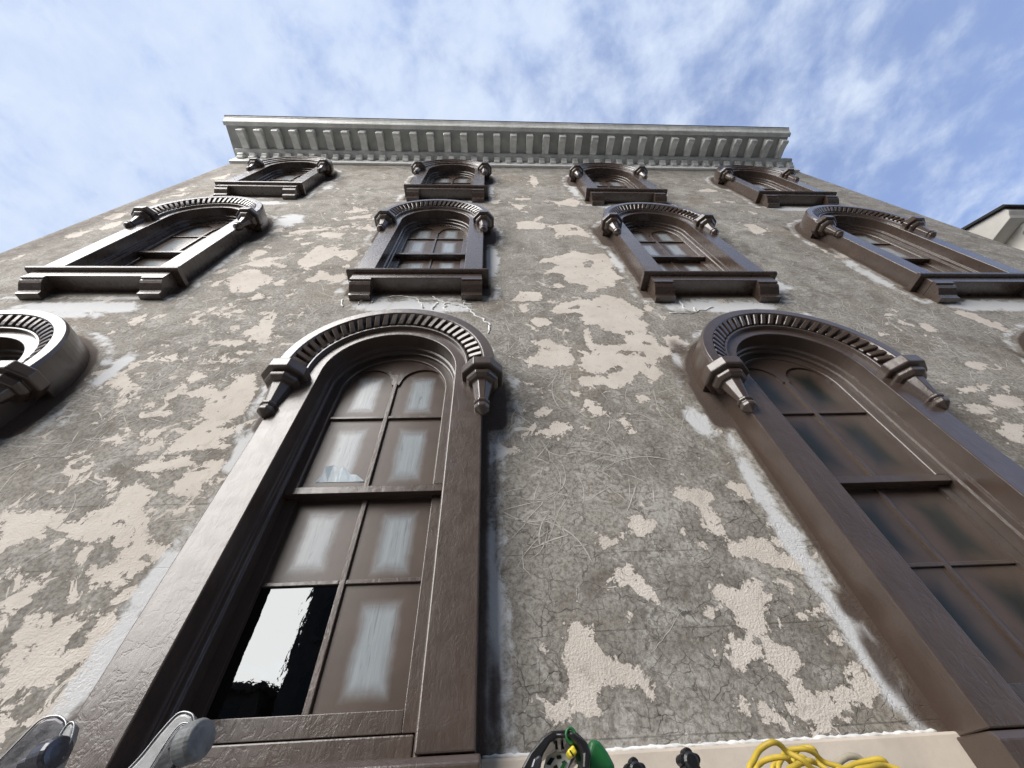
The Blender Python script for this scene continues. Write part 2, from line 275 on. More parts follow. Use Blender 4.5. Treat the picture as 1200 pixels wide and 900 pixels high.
# --- stain map of the wall: outlines of bare cream plaster, in wall metres (x, z)
POS = '0.84,5.13 1.16,5.37 1.34,5.24 1.55,5.27 1.63,5.01 1.53,4.77 1.57,4.57 1.62,4.47 1.49,4.41 1.46,4.26 1.24,4.19 1.19,4.07 1.07,4.12 1.14,4.26 0.94,4.33 0.87,4.41 0.91,4.54 0.85,4.65 0.66,4.60 0.72,4.71 0.88,4.88 0.80,4.97 0.63,4.94 0.69,5.07|0.89,6.44 1.30,6.55 1.42,6.41 1.51,6.02 1.47,5.90 1.32,6.02 1.15,6.01 0.99,5.85 0.95,5.93 1.03,6.14 1.01,6.31|0.43,6.62 0.68,6.69 0.90,6.54 0.83,6.29 0.43,6.28|0.93,10.11 1.04,9.93 1.06,9.31 0.91,8.97 0.89,9.38|0.41,8.08 0.80,8.10 0.75,7.97 0.51,7.95|0.39,7.70 0.65,7.59 0.52,7.29 0.45,7.46|1.13,7.92 1.30,7.86 1.55,8.13 1.72,7.88 1.56,7.56 1.40,7.62 1.27,7.67|0.02,7.87 0.19,7.94 0.15,7.69 0.05,7.68|0.20,3.87 0.35,4.12 0.56,4.09 0.52,3.93 0.38,3.87|0.30,3.81 0.40,3.83 0.36,3.65 0.29,3.63|0.72,6.77 0.90,7.03 0.88,6.88 0.74,6.67|0.64,3.65 0.70,3.79 0.98,3.94 1.09,3.89 1.24,4.02 1.46,3.95 1.52,3.79 1.63,3.63 1.50,3.49 1.57,3.39 1.49,3.19 1.56,3.15 1.55,3.00 1.63,2.95 1.63,2.86 1.44,2.80 1.41,2.67 1.44,2.60 1.34,2.48 1.28,2.53 1.25,2.61 1.18,2.56 1.16,2.46 0.98,2.39 0.90,2.43 0.72,2.42 0.74,2.55 0.91,2.55 0.96,2.52 0.99,2.59 0.81,2.61 0.77,2.71 0.78,2.82 0.89,2.89 0.87,3.01 0.86,3.19 0.94,3.31 0.96,3.04 1.06,3.02 1.24,3.04 1.29,3.17 1.11,3.27 1.06,3.39 0.93,3.39 0.91,3.52 0.96,3.58 0.90,3.63 0.74,3.61|0.29,2.78 0.41,2.88 0.44,3.00 0.39,3.09 0.55,3.12 0.60,3.01 0.73,2.98 0.70,2.92 0.72,2.78 0.69,2.71 0.59,2.72 0.50,2.67 0.36,2.73 0.32,2.69|0.37,3.44 0.45,3.54 0.58,3.50 0.61,3.41 0.45,3.35|1.68,3.84 1.73,3.74 1.69,3.65 1.63,3.67|0.65,4.21 0.80,4.35 0.86,4.23 0.73,4.20|0.61,2.35 0.70,2.38 0.68,2.29 0.62,2.30|0.71,2.23 0.77,2.27 0.77,2.19 0.82,2.15 0.80,2.09 0.74,2.09 0.72,2.15|0.83,2.12 0.90,2.13 0.85,2.08|0.91,2.03 0.96,2.08 0.99,2.02 0.99,1.96 1.01,1.91 0.96,1.90 0.96,1.96|0.31,2.11 0.37,2.19 0.44,2.14 0.38,2.06|0.25,1.91 0.39,1.95 0.45,2.03 0.57,2.00 0.53,1.93 0.41,1.88|1.13,2.27 1.19,2.30 1.22,2.23 1.15,2.25|0.64,1.98 0.69,1.99 0.69,1.95 0.65,1.94|1.55,1.92 1.64,1.93 1.62,1.89 1.56,1.89|0.08,1.79 0.12,1.78 0.16,1.75 0.13,1.73 0.09,1.75|0.36,2.43 0.39,2.40 0.39,2.30 0.37,2.30|0.71,3.30 0.77,3.30 0.75,3.24 0.71,3.25|1.64,3.15 1.80,3.18 1.79,3.03 1.65,2.90 1.63,3.00|2.41,3.89 2.61,3.94 2.63,3.79 2.46,3.79|1.08,1.39 1.15,1.43 1.28,1.43 1.32,1.35 1.27,1.30 1.29,1.25 1.27,1.10 1.22,1.13 1.17,1.19 1.22,1.26 1.20,1.33 1.13,1.35|0.77,1.21 0.84,1.24 0.88,1.20 0.91,1.20 0.86,1.15 0.82,1.14 0.77,1.17|0.55,1.12 0.61,1.15 0.68,1.13 0.68,1.09 0.60,1.06 0.57,1.08|0.59,0.95 0.70,0.97 0.73,0.89 0.78,0.85 0.76,0.79 0.73,0.81 0.71,0.85 0.65,0.88 0.60,0.90|0.32,0.68 0.40,0.71 0.45,0.68 0.46,0.61 0.50,0.56 0.59,0.53 0.64,0.48 0.64,0.43 0.56,0.46 0.48,0.48 0.43,0.46 0.42,0.39 0.36,0.38 0.30,0.42 0.30,0.48 0.30,0.59|0.22,0.39 0.26,0.43 0.28,0.36 0.25,0.35|0.21,0.64 0.23,0.64 0.23,0.60 0.21,0.61|1.10,1.09 1.14,1.07 1.12,1.06|1.03,1.14 1.06,1.15 1.05,1.13|0.71,1.15 0.72,1.14 0.71,1.13|0.61,0.72 0.64,0.73 0.62,0.71|1.25,1.06 1.37,1.07 1.45,1.10 1.50,1.05 1.53,1.00 1.60,1.00 1.67,0.96 1.65,0.93 1.58,0.92 1.54,0.89 1.51,0.90 1.44,0.94 1.38,0.98 1.31,0.99 1.25,1.00|1.54,1.09 1.64,1.07 1.59,1.04 1.54,1.03|1.07,0.84 1.13,0.86 1.15,0.82 1.21,0.81 1.23,0.84 1.33,0.86 1.33,0.83 1.31,0.75 1.27,0.70 1.27,0.64 1.16,0.64 1.14,0.66 1.12,0.70 1.16,0.73 1.12,0.76 1.10,0.79|1.45,1.45 1.50,1.46 1.57,1.43 1.56,1.35 1.52,1.35 1.48,1.40|1.56,1.18 1.58,1.18 1.58,1.14 1.56,1.15|1.45,0.71 1.56,0.73 1.60,0.74 1.59,0.69 1.55,0.71 1.46,0.67 1.45,0.68|1.17,0.94 1.19,0.92 1.18,0.88 1.16,0.90|1.01,0.74 1.04,0.73 1.01,0.70 0.99,0.71|1.49,0.62 1.56,0.63 1.60,0.60 1.55,0.57 1.50,0.58|1.04,0.65 1.08,0.64 1.11,0.61 1.17,0.63 1.18,0.59 1.16,0.54 1.12,0.53 1.07,0.49 1.04,0.51 1.03,0.55 1.04,0.59|1.20,0.59 1.26,0.60 1.32,0.55 1.34,0.51 1.32,0.49 1.30,0.48 1.30,0.46 1.24,0.44 1.21,0.48 1.17,0.52|1.17,0.36 1.23,0.40 1.32,0.40 1.47,0.42 1.51,0.41 1.50,0.46 1.51,0.49 1.55,0.51 1.62,0.51 1.62,0.48 1.61,0.42 1.58,0.39 1.51,0.36 1.43,0.35 1.38,0.32 1.28,0.31 1.22,0.32 1.18,0.33|1.05,0.39 1.10,0.39 1.12,0.36 1.16,0.33 1.14,0.31 1.09,0.30 1.06,0.33|0.97,0.38 1.02,0.40 1.03,0.38 1.00,0.35|1.23,0.42 1.28,0.44 1.28,0.42 1.23,0.40|1.01,0.74 1.04,0.74 1.02,0.70 1.00,0.70|4.43,3.39 4.51,3.36 4.53,3.26 4.45,3.20 4.36,3.22|4.26,3.45 4.35,3.36 4.32,3.32 4.23,3.37|3.84,3.20 3.93,3.20 3.91,3.16 3.83,3.16|4.23,2.69 4.36,2.72 4.43,2.66 4.29,2.59 4.22,2.63|5.13,3.68 5.26,3.58 5.26,3.42 5.29,3.23 5.20,3.19 5.12,3.38 5.09,3.49 5.06,3.59|3.84,2.34 4.04,2.35 3.98,2.30 3.81,2.28|4.00,2.24 4.16,2.26 4.28,2.21 4.14,2.09 3.98,2.10 3.94,2.16|3.71,2.14 3.85,2.13 3.96,2.10 3.79,2.03 3.67,2.06|3.67,1.85 3.83,1.92 3.95,1.91 3.74,1.73 3.67,1.77|4.05,2.38 4.12,2.38 4.09,2.32 4.02,2.31|4.21,2.35 4.31,2.36 4.23,2.28|4.36,3.71 4.44,3.66 4.38,3.61|4.24,3.26 4.31,3.24 4.25,3.22|5.73,3.75 5.83,3.70 5.73,3.63 5.65,3.65|-3.06,4.39 -2.99,4.54 -2.94,4.70 -2.79,4.68 -2.53,4.44 -2.49,4.30 -2.61,4.25 -2.55,4.20 -2.60,4.11 -2.81,4.09 -2.91,4.25|-3.09,4.84 -2.96,4.96 -2.89,5.05 -2.62,5.12 -2.74,4.96 -2.50,4.82 -2.52,4.73 -2.70,4.87 -2.83,4.76 -3.00,4.84|-2.42,4.97 -2.38,5.25 -2.35,5.59 -2.22,5.42 -2.12,5.49 -2.02,5.32 -1.81,5.39 -1.73,5.19 -1.81,4.97 -2.01,5.19 -2.08,5.03 -2.12,4.88 -2.24,4.76 -2.32,4.79|-2.15,4.37 -2.07,4.52 -2.06,4.68 -1.86,4.52 -1.77,4.60 -1.68,4.50 -1.74,4.32 -1.91,4.42 -2.04,4.37|-2.97,6.04 -2.81,6.16 -2.31,6.22 -2.53,6.13 -2.71,6.04 -2.92,5.97|-2.53,5.97 -2.41,6.09 -2.12,6.02 -2.17,5.82 -2.36,5.85|-3.20,6.15 -3.12,6.28 -3.04,6.08 -3.10,6.03|-2.79,5.77 -2.68,5.82 -2.67,5.72 -2.75,5.69|-2.63,5.60 -2.50,5.66 -2.47,5.57 -2.58,5.54|-2.29,3.27 -2.23,3.40 -2.24,3.54 -2.20,3.65 -2.13,3.62 -2.11,3.44 -2.06,3.35 -2.03,3.17 -1.98,3.11 -2.09,3.08 -2.18,3.16 -2.19,3.22 -2.26,3.20|-2.55,3.13 -2.38,3.14 -2.21,3.10 -2.26,3.04 -2.39,3.07 -2.51,3.08|-2.93,3.51 -2.89,3.57 -2.85,3.62 -2.80,3.44 -2.81,3.39|-2.78,2.87 -2.73,2.91 -2.68,2.94 -2.66,2.86|-2.23,2.94 -2.17,2.98 -2.13,2.95 -2.15,2.89|-2.20,2.81 -2.08,2.84 -2.11,2.77|-2.31,2.88 -2.28,2.94 -2.23,2.80 -2.25,2.79|-2.49,4.30 -2.41,4.42 -2.34,4.42 -2.38,4.27|-3.10,4.20 -3.11,4.37 -3.04,4.44 -3.04,4.27|-2.67,3.77 -2.60,3.77 -2.62,3.73|-2.56,3.69 -2.47,3.69 -2.50,3.65|-2.53,3.91 -2.54,4.07 -2.44,4.00 -2.48,3.91|-2.19,4.00 -2.19,4.20 -2.15,4.16 -2.15,4.02|-3.11,5.14 -3.08,5.34 -2.94,5.30 -2.92,5.18 -3.02,5.08|-1.82,4.77 -1.76,4.88 -1.73,4.77|-2.31,6.77 -1.96,6.98 -1.94,6.78 -2.24,6.69|-2.35,7.07 -2.29,7.35 -2.04,7.19 -2.23,7.08|-2.17,6.31 -2.04,6.40 -2.08,6.27|-3.29,4.59 -3.16,4.73 -3.14,4.65 -3.24,4.58|-1.94,6.27 -1.90,6.45 -1.75,6.23 -1.79,6.11|-3.00,2.53 -2.94,2.65 -2.79,2.54 -2.78,2.44 -2.92,2.48|-3.19,2.66 -3.09,2.74 -3.05,2.71 -3.09,2.63|-2.40,2.56 -2.39,2.67 -2.28,2.62 -2.32,2.53|-2.31,2.40 -2.23,2.49 -2.07,2.43 -2.01,2.61 -1.91,2.64 -1.80,2.39 -1.80,2.23 -1.79,2.16 -1.86,2.07 -1.90,2.03 -1.81,1.97 -1.75,2.02 -1.85,1.90 -1.74,1.86 -1.74,1.82 -1.97,1.85 -2.05,1.82 -2.12,1.74 -2.11,1.84 -2.10,1.92 -2.07,2.04 -2.02,2.10 -2.11,2.16 -2.04,2.25 -2.00,2.35 -2.10,2.26 -2.11,2.33 -2.26,2.37|-2.26,1.76 -2.27,1.86 -2.19,1.91 -2.15,1.88 -2.22,1.81|-2.34,1.93 -2.33,2.02 -2.23,1.98 -2.25,1.91|-2.23,1.67 -2.22,1.73 -2.06,1.73 -1.94,1.76 -1.89,1.69 -2.01,1.65 -2.19,1.65|-1.90,1.50 -1.90,1.58 -1.85,1.68 -1.74,1.77 -1.68,1.69 -1.69,1.63 -1.76,1.54 -1.73,1.43 -1.81,1.46|-2.28,1.27 -2.26,1.31 -2.26,1.38 -2.24,1.40 -2.14,1.42 -2.18,1.53 -2.10,1.58 -2.03,1.53 -1.97,1.51 -1.99,1.45 -1.98,1.37 -1.94,1.34 -1.88,1.29 -1.86,1.23 -1.80,1.17 -1.69,1.15 -1.79,1.10 -1.73,1.04 -1.77,0.99 -1.77,0.95 -1.81,0.94 -1.94,0.99 -2.00,1.00 -2.01,1.05 -1.96,1.02 -1.92,1.03 -1.89,1.17 -1.97,1.17 -2.02,1.21 -2.12,1.21 -2.23,1.23|-2.73,1.39 -2.42,1.38 -2.41,1.26 -2.46,1.20 -2.52,1.15|-2.54,1.91 -2.52,1.96 -2.42,1.91 -2.41,1.88 -2.49,1.87|-2.58,1.64 -2.58,1.68 -2.49,1.71 -2.50,1.66|-2.44,2.32 -2.43,2.41 -2.40,2.48 -2.36,2.41 -2.38,2.31|-2.53,2.26 -2.48,2.29 -2.47,2.24|-2.78,2.89 -2.68,2.94 -2.66,2.87|-2.97,2.74 -2.95,2.81 -2.89,2.83 -2.91,2.75|-2.23,0.83 -2.29,0.90 -2.26,0.94 -2.23,0.97 -2.20,0.99 -2.17,0.96 -2.18,0.90 -2.18,0.87 -2.22,0.84|-2.40,1.01 -2.24,1.01 -2.18,1.04 -2.18,1.02 -2.27,1.00|-1.91,0.47 -2.01,0.58 -2.01,0.62 -2.07,0.67 -2.04,0.69 -2.10,0.75 -2.11,0.83 -2.03,0.82 -1.86,0.80 -1.84,0.76 -1.87,0.73 -1.86,0.68 -1.81,0.66 -1.78,0.71 -1.77,0.77 -1.80,0.83 -1.66,0.82 -1.70,0.79 -1.66,0.66 -1.65,0.60 -1.69,0.57 -1.74,0.59 -1.73,0.65 -1.78,0.63 -1.80,0.58 -1.87,0.57 -1.88,0.54 -1.90,0.52 -1.90,0.48|-1.78,0.45 -1.76,0.47 -1.73,0.50 -1.67,0.51 -1.65,0.46 -1.67,0.46 -1.73,0.46|-1.91,0.47 -1.91,0.51 -1.87,0.52 -1.87,0.48 -1.86,0.45 -1.84,0.40|-5.93,6.59 -5.97,6.88 -5.79,6.92 -5.72,6.71 -5.76,6.54|-5.66,6.11 -5.69,6.43 -5.56,6.49 -5.48,6.27 -5.56,6.07|-5.87,5.77 -5.88,5.96 -5.71,6.06 -5.68,5.82 -5.76,5.73|-5.85,4.93 -5.83,5.13 -5.77,5.00|-5.91,7.55 -5.83,7.77 -5.69,7.48|-5.97,8.41 -5.77,8.56 -5.74,8.28|-5.77,7.93 -5.55,8.18 -5.54,7.94|-3.41,3.39 -3.46,3.52 -3.39,3.61 -3.34,3.50 -3.36,3.41|-4.10,3.64 -4.00,3.66 -4.00,3.60|-3.48,3.25 -3.47,3.33 -3.45,3.27|-5.76,9.27 -5.62,9.70 -5.46,9.29|-4.12,3.92 -4.12,4.00 -3.94,4.00 -3.90,3.86|-3.28,4.58 -3.17,4.75 -3.16,4.61|4.32,8.83 4.69,9.05 4.84,8.86 4.65,8.74|4.31,7.99 4.50,8.05 4.40,7.90|4.59,8.05 4.82,8.06 4.70,7.95|4.22,6.60 4.41,6.65 4.45,6.29 4.16,6.10 4.20,6.36|4.81,5.50 4.91,5.44 4.77,5.35|4.81,5.23 5.17,5.39 5.09,5.21 4.81,5.15|4.71,7.43 4.84,7.24 4.70,7.18|4.81,5.73 4.94,5.67 4.81,5.62'
NEG = '1.21,4.95 1.30,5.04 1.36,4.98 1.27,4.80 1.20,4.80|1.27,6.36 1.39,6.41 1.35,6.23 1.26,6.25|0.80,3.72 0.93,3.79 0.94,3.72 0.85,3.69|0.97,2.63 1.07,2.69 1.14,2.66 1.11,2.62 0.99,2.59|1.08,2.90 1.23,2.92 1.39,2.88 1.39,2.80 1.34,2.85 1.12,2.87|1.30,3.27 1.40,3.25 1.37,3.18 1.30,3.19|1.41,3.06 1.49,3.06 1.47,3.00 1.41,3.00|-2.07,1.30 -2.03,1.33 -2.00,1.31 -2.02,1.28|-1.93,0.54 -1.91,0.56 -1.90,0.55 -1.90,0.52|-1.86,0.71 -1.85,0.76 -1.82,0.73 -1.85,0.71|-2.08,0.68 -2.07,0.72 -1.99,0.70 -1.98,0.65 -2.03,0.68'
def polys(s): return [np.array([[float(c) for c in p.split(',')] for p in q.split()]) for q in s.split('|')]
STEP = 0.025
nx = int((XR - XL) / STEP) + 1; nz = int((ZT - 0.2) / STEP) + 1
gx = np.linspace(XL, XR, nx); gz = np.linspace(0.2, ZT, nz)
GX, GZZ = np.meshgrid(gx, gz)
def sdf(poly, X, Z):                    # + inside
    d = np.full(X.shape, 1e9); ins = np.zeros(X.shape, bool); n = len(poly)
    for i in range(n):
        a = poly[i]; b = poly[(i + 1) % n]; e = b - a; w0 = X - a[0]; w1 = Z - a[1]
        tt = np.clip((w0 * e[0] + w1 * e[1]) / max(1e-9, e @ e), 0, 1)
        d = np.minimum(d, (w0 - e[0] * tt) ** 2 + (w1 - e[1] * tt) ** 2)
        c = ((a[1] <= Z) & (b[1] > Z)) | ((b[1] <= Z) & (a[1] > Z))
        with np.errstate(divide='ignore', invalid='ignore'):
            xi = a[0] + (Z - a[1]) / (b[1] - a[1] + 1e-12) * e[0]
        ins ^= c & (X < xi)
    return np.where(ins, 1, -1) * np.sqrt(d)
def accumulate(base, plist, op, pad=0.35):
    for p in plist:
        x0, z0 = p.min(0) - pad; x1, z1 = p.max(0) + pad
        i0, i1 = np.searchsorted(gx, [x0, x1]); k0, k1 = np.searchsorted(gz, [z0, z1])
        if i1 <= i0 or k1 <= k0: continue
        s_ = sdf(p, GX[k0:k1, i0:i1], GZZ[k0:k1, i0:i1]); base[k0:k1, i0:i1] = op(base[k0:k1, i0:i1], s_)
patch = np.full(GX.shape, -0.3); accumulate(patch, polys(POS), np.maximum)
neg = np.full(GX.shape, -0.3); accumulate(neg, polys(NEG), np.maximum, 0.1); patch = np.minimum(patch, np.where(neg > -0.1, -neg, 0.3))
patch = np.clip(patch, -0.3, 0.3)
def win_dist(X, Z, row, k):             # distance to the outer outline of one window, + outside
    cx = COLS[row][k]; zs = SPR[row] + DZ[row][k]; zb = (SLAB[row] + (DZ[row][k] if row > 1 else 0)) - (0.22 if row > 1 else 0.3)
    dx = np.abs(X - cx)
    jam = np.maximum(dx - 0.72, np.maximum(zb - Z, Z - zs)); arc = np.hypot(X - cx, np.maximum(Z - zs, -0.45)) - 0.83
    arc = np.where(Z < zs - 0.45, 9, arc); cap = np.hypot(np.maximum(dx - 0.8, 0), np.maximum(np.abs(Z - (zs - 0.2)) - 0.2, 0)) - 0.06
    sill = np.maximum(dx - 0.77, np.abs(Z - (zb + 0.12)) - 0.12) if row > 1 else np.full(X.shape, 9.0)
    ox = np.hypot(np.maximum(dx - 0.72, 0), np.maximum(np.maximum(zb - Z, Z - zs), 0)); jam = np.where(jam > 0, ox, jam)
    return np.minimum(np.minimum(jam, arc), np.minimum(cap, sill))
WD = np.full(GX.shape, 9.0)
for row in (1, 2, 3):
    for k in range(4): WD = np.minimum(WD, win_dist(GX, GZZ, row, k))
def blob(x, z, rx, rz): return np.exp(-(((GX - x) / rx) ** 2 + ((GZZ - z) / rz) ** 2))
white = np.zeros(GX.shape)              # white primer sprayed around the frames
for row in (1, 2, 3):
    for k in range(4):
        cx = COLS[row][k]; zb = SLAB[row]
        if row > 1: white = np.maximum(white, 0.95 * np.exp(-((GX - cx) / 0.75) ** 4) * np.exp(-((GZZ - (zb - 0.50)) / 0.17) ** 2))
        d = win_dist(GX, GZZ, row, k)
        white = np.maximum(white, 0.62 * np.exp(-((d - 0.10) / 0.09) ** 2))
strips = [(-0.02, 0.75, 0.07, 0.75, 1.0), (-0.0, 1.75, 0.05, 0.4, .7), (1.63, 1.2, 0.10, 0.95, .85), (1.66, 0.55, 0.09, 0.3, 1.0), (1.5, 2.0, 0.12, 0.25, .9), (-1.66, 0.8, 0.10, 0.7, 0.9), (-1.62, 1.9, .09, .4, .9),
          (-3.05, 2.7, .10, .35, .9), (-2.95, 2.15, .12, .15, .7), (-3.3, 5.0, .12, .6, .7), (0.02, 5.0, 0.14, 0.8, 0.95), (1.66, 5.0, 0.10, 0.7, 0.85), (3.3, 5.2, 0.16, 0.7, 1.0), (3.35, 4.3, 0.3, 0.3, 1.0), (3.3, 2.0, .1, .8, .9), (3.36, 2.6, .12, .3, .7),
          (4.85, 4.6, 0.14, 0.7, 0.95), (-3.15, 6.6, 0.3, 0.5, .95), (-0.0, 8.7, .16, .7, .9), (1.72, 8.7, .16, .8, .8), (3.5, 8.8, .2, .8, .8), (-3.2, 8.8, .2, .7, .7), (2.9, 3.55, .7, .14, .9), (-4.3, 3.6, .8, .12, .9)]
for x, z, rx, rz, w in strips: white = np.maximum(white, w * blob(x, z, rx, rz))
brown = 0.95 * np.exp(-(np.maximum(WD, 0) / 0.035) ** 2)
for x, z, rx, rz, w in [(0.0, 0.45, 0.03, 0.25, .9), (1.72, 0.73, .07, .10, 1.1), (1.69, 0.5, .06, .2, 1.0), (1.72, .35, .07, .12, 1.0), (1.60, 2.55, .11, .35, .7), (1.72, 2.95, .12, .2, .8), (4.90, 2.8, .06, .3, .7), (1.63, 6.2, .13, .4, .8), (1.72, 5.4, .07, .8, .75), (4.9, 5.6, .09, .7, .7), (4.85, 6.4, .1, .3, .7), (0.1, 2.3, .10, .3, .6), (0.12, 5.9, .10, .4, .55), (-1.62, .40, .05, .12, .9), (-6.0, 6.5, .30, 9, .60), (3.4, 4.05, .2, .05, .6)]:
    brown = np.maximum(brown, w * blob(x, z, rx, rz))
crack = np.clip(1.25 * np.exp(-((GX - 0.9) / 1.1) ** 2) * np.exp(-((GZZ - 0.9) / 1.3) ** 2) + 0.35 * np.exp(-(GZZ / 4.0) ** 2), 0, 1)
dens = np.clip(0.25 + 0.45 * np.exp(-((GX + 2.4) / 1.0) ** 2) * np.exp(-((GZZ - 8) / 3.5) ** 2) + 0.3 * np.exp(-((GX + 2.6) / 1.2) ** 2) * (GZZ < 4) + 0.2 * np.exp(-((GX - 0.8) / 1.0) ** 2) * np.exp(-((GZZ - 8.5) / 3) ** 2) - 0.2 * np.exp(-((GX - 0.9) / 1.0) ** 2) * (GZZ < 1.9), 0, 1)

def wall_material():
    t = NT('flaking_grey_stucco', 0.82, 0.3); g = t.pos()
    a_p, a_w, a_b, a_c, a_d = (t.attr(k) for k in ('patch', 'primer', 'overspray', 'cracking', 'flakes'))
    # old grey render
    n1 = t.rng(t.noise(g, 2.1, 8, 0.68, 0.5), 0.38, 0.62); n2 = t.rng(t.noise(g, 7, 8, 0.68, 0.3), 0.30, 0.70); n3 = t.noise(g, 45, 6, 0.7); n4 = t.noise(g, 230, 3, 0.7)
    c = t.mix(n1, (0.162, 0.144, 0.119), (0.35, 0.328, 0.288))
    c = t.mix(t.mth('MULTIPLY', n2, 0.65), c, (0.39, 0.375, 0.338))
    c = t.mix(t.rng(t.noise(g, 0.9, 3, 0.5), 0.52, 0.72, 0, 0.45), c, (0.25, 0.20, 0.145))
    c = t.mix(t.rng(n3, 0.38, 0.58, 0.62, 0), c, (0.095, 0.08, 0.068))
    c = t.mix(t.rng(n4, 0.60, 0.72, 0, 0.5), c, (0.50, 0.47, 0.42))
    c = t.mix(t.rng(n4, 0.28, 0.42, 0.6, 0), c, (0.07, 0.06, 0.05))
    # scraped and abraded light smears
    sm = t.mth('MULTIPLY', t.rng(t.noise(t.mp(g, (1, 1, 1), (0, 0, 0), (0, R(35), 0)), 3.2, 7, 0.7, 1.6), 0.50, 0.60), t.rng(t.noise(g, 28, 5, 0.7, 0.8), 0.42, 0.58))
    c = t.mix(t.mth('MULTIPLY', sm, 0.5), c, (0.55, 0.53, 0.49))
    # cracks: two nets of polygonal map cracking
    wv = t.n('ShaderNodeVectorMath', operation='ADD'); t.l(g, wv.inputs[0])
    ws = t.n('ShaderNodeVectorMath', operation='SCALE'); t.l(t.noisec(g, 9, 4), ws.inputs[0]); ws.inputs['Scale'].default_value = 0.13; t.l(ws.outputs[0], wv.inputs[1])
    flat = t.mp(wv.outputs[0], (1, 0, 1.15))
    e1 = t.vor(flat, 15.0); e2 = t.vor(flat, 5.5)
    cw = t.rng(t.noise(g, 5.0, 5, 0.6), 0.42, 0.66)
    k1 = t.mth('MULTIPLY', t.rng(e1, 0.0, 0.034, 1, 0), t.mth('MULTIPLY', a_c, t.mth('ADD', t.mth('MULTIPLY', cw, 0.85), 0.20)))
    k2 = t.mth('MULTIPLY', t.rng(e2, 0.0, 0.013, 1, 0), t.mth('MULTIPLY', t.rng(t.noise(g, 3.0, 3), 0.42, 0.6), t.mth('ADD', t.mth('MULTIPLY', a_c, 0.8), 0.15)))
    kk = t.mth('MAXIMUM', k1, k2)
    # struck ashlar joints in the render
    sp = t.n('ShaderNodeSeparateXYZ'); t.l(g, sp.inputs[0])
    zw = t.mth('ADD', sp.outputs[2], t.mth('MULTIPLY', t.mth('SUBTRACT', t.noise(t.mp(g, (1, 0, 0)), 1.5, 4), 0.5), 0.02))
    fr = t.mth('ABSOLUTE', t.mth('SUBTRACT', t.mth('FRACT', t.mth('DIVIDE', t.mth('SUBTRACT', zw, 0.484), 0.369)), 0.5))
    jt = t.mth('MULTIPLY', t.rng(fr, 0.0, 0.014, 1, 0), t.rng(t.noise(t.mp(g, (1, 1, 6)), 1.6, 3), 0.42, 0.60))
    kk = t.mth('MAXIMUM', kk, t.mth('MULTIPLY', jt, 0.75))
    c = t.mix(t.mth('MULTIPLY', kk, 0.8), c, (0.05, 0.043, 0.037))
    # cream plaster where the grey coat has come away
    ragged = t.mth('ADD', t.mth('MULTIPLY', t.mth('SUBTRACT', t.noise(g, 7, 3, 0.5, 0.6), 0.5), 0.11), t.mth('MULTIPLY', t.mth('SUBTRACT', t.noise(g, 26, 6, 0.72), 0.5), 0.17))
    v = t.mth('ADD', t.mth('ADD', a_p, 0.002), ragged)
    pm = t.rng(v, -0.004, 0.004)
    small = t.mth('ADD', t.noise(g, 6.5, 6, 0.66, 0.9), t.mth('ADD', t.mth('MULTIPLY', a_d, 0.15), t.mth('MULTIPLY', t.mth('ADD', a_p, 0.3), 0.28)))
    pm = t.mth('MAXIMUM', pm, t.rng(small, 0.722, 0.728))
    holes = t.rng(t.noise(g, 8.5, 6, 0.68, 0.9), 0.635, 0.645)
    pm = t.mth('MULTIPLY', pm, t.mth('SUBTRACT', 1.0, holes))
    cr = t.mix(t.rng(t.noise(g, 3, 4), 0.3, 0.7), (0.56, 0.505, 0.445), (0.655, 0.60, 0.535))
    cr = t.mix(t.rng(t.noise(g, 90, 4, 0.7), 0.40, 0.25, 0, 0.35), cr, (0.42, 0.36, 0.30))
    cr = t.mix(t.mth('MULTIPLY', t.rng(t.noise(g, 11, 6, 0.7, 0.5), 0.52, 0.72), 0.6), cr, (0.37, 0.335, 0.285))
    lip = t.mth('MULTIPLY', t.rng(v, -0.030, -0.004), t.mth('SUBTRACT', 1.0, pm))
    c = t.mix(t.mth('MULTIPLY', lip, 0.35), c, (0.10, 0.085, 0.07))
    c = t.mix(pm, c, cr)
    # white primer and brown overspray round the frames
    wr = t.mth('ADD', a_w, t.mth('MULTIPLY', t.mth('SUBTRACT', t.noise(g, 5.0, 8, 0.72, 0.6), 0.5), 1.35))
    c = t.mix(t.rng(wr, 0.50, 0.74, 0, 0.92), c, (0.64, 0.65, 0.66))
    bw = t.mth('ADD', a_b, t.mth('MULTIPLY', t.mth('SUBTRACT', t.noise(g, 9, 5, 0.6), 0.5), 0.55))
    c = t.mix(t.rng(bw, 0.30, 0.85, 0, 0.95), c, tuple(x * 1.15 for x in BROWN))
    t.col(c)
    h = t.mth('ADD', t.mth('MULTIPLY', pm, -0.5), t.mth('MULTIPLY', t.mth('MULTIPLY', kk, t.mth('SUBTRACT', 1.0, pm)), -0.3))
    t.bump(t.noise(g, 55, 7, 0.72), 0.55, 0.010); t.bump(t.noise(g, 9, 5, 0.6), 0.22, 0.018); t.bump(h, 0.8, 0.006)
    t.bump(t.mth('MULTIPLY', t.noise(g, 110, 2), pm), 0.5, 0.006)
    return t.m
M_WALL = wall_material()

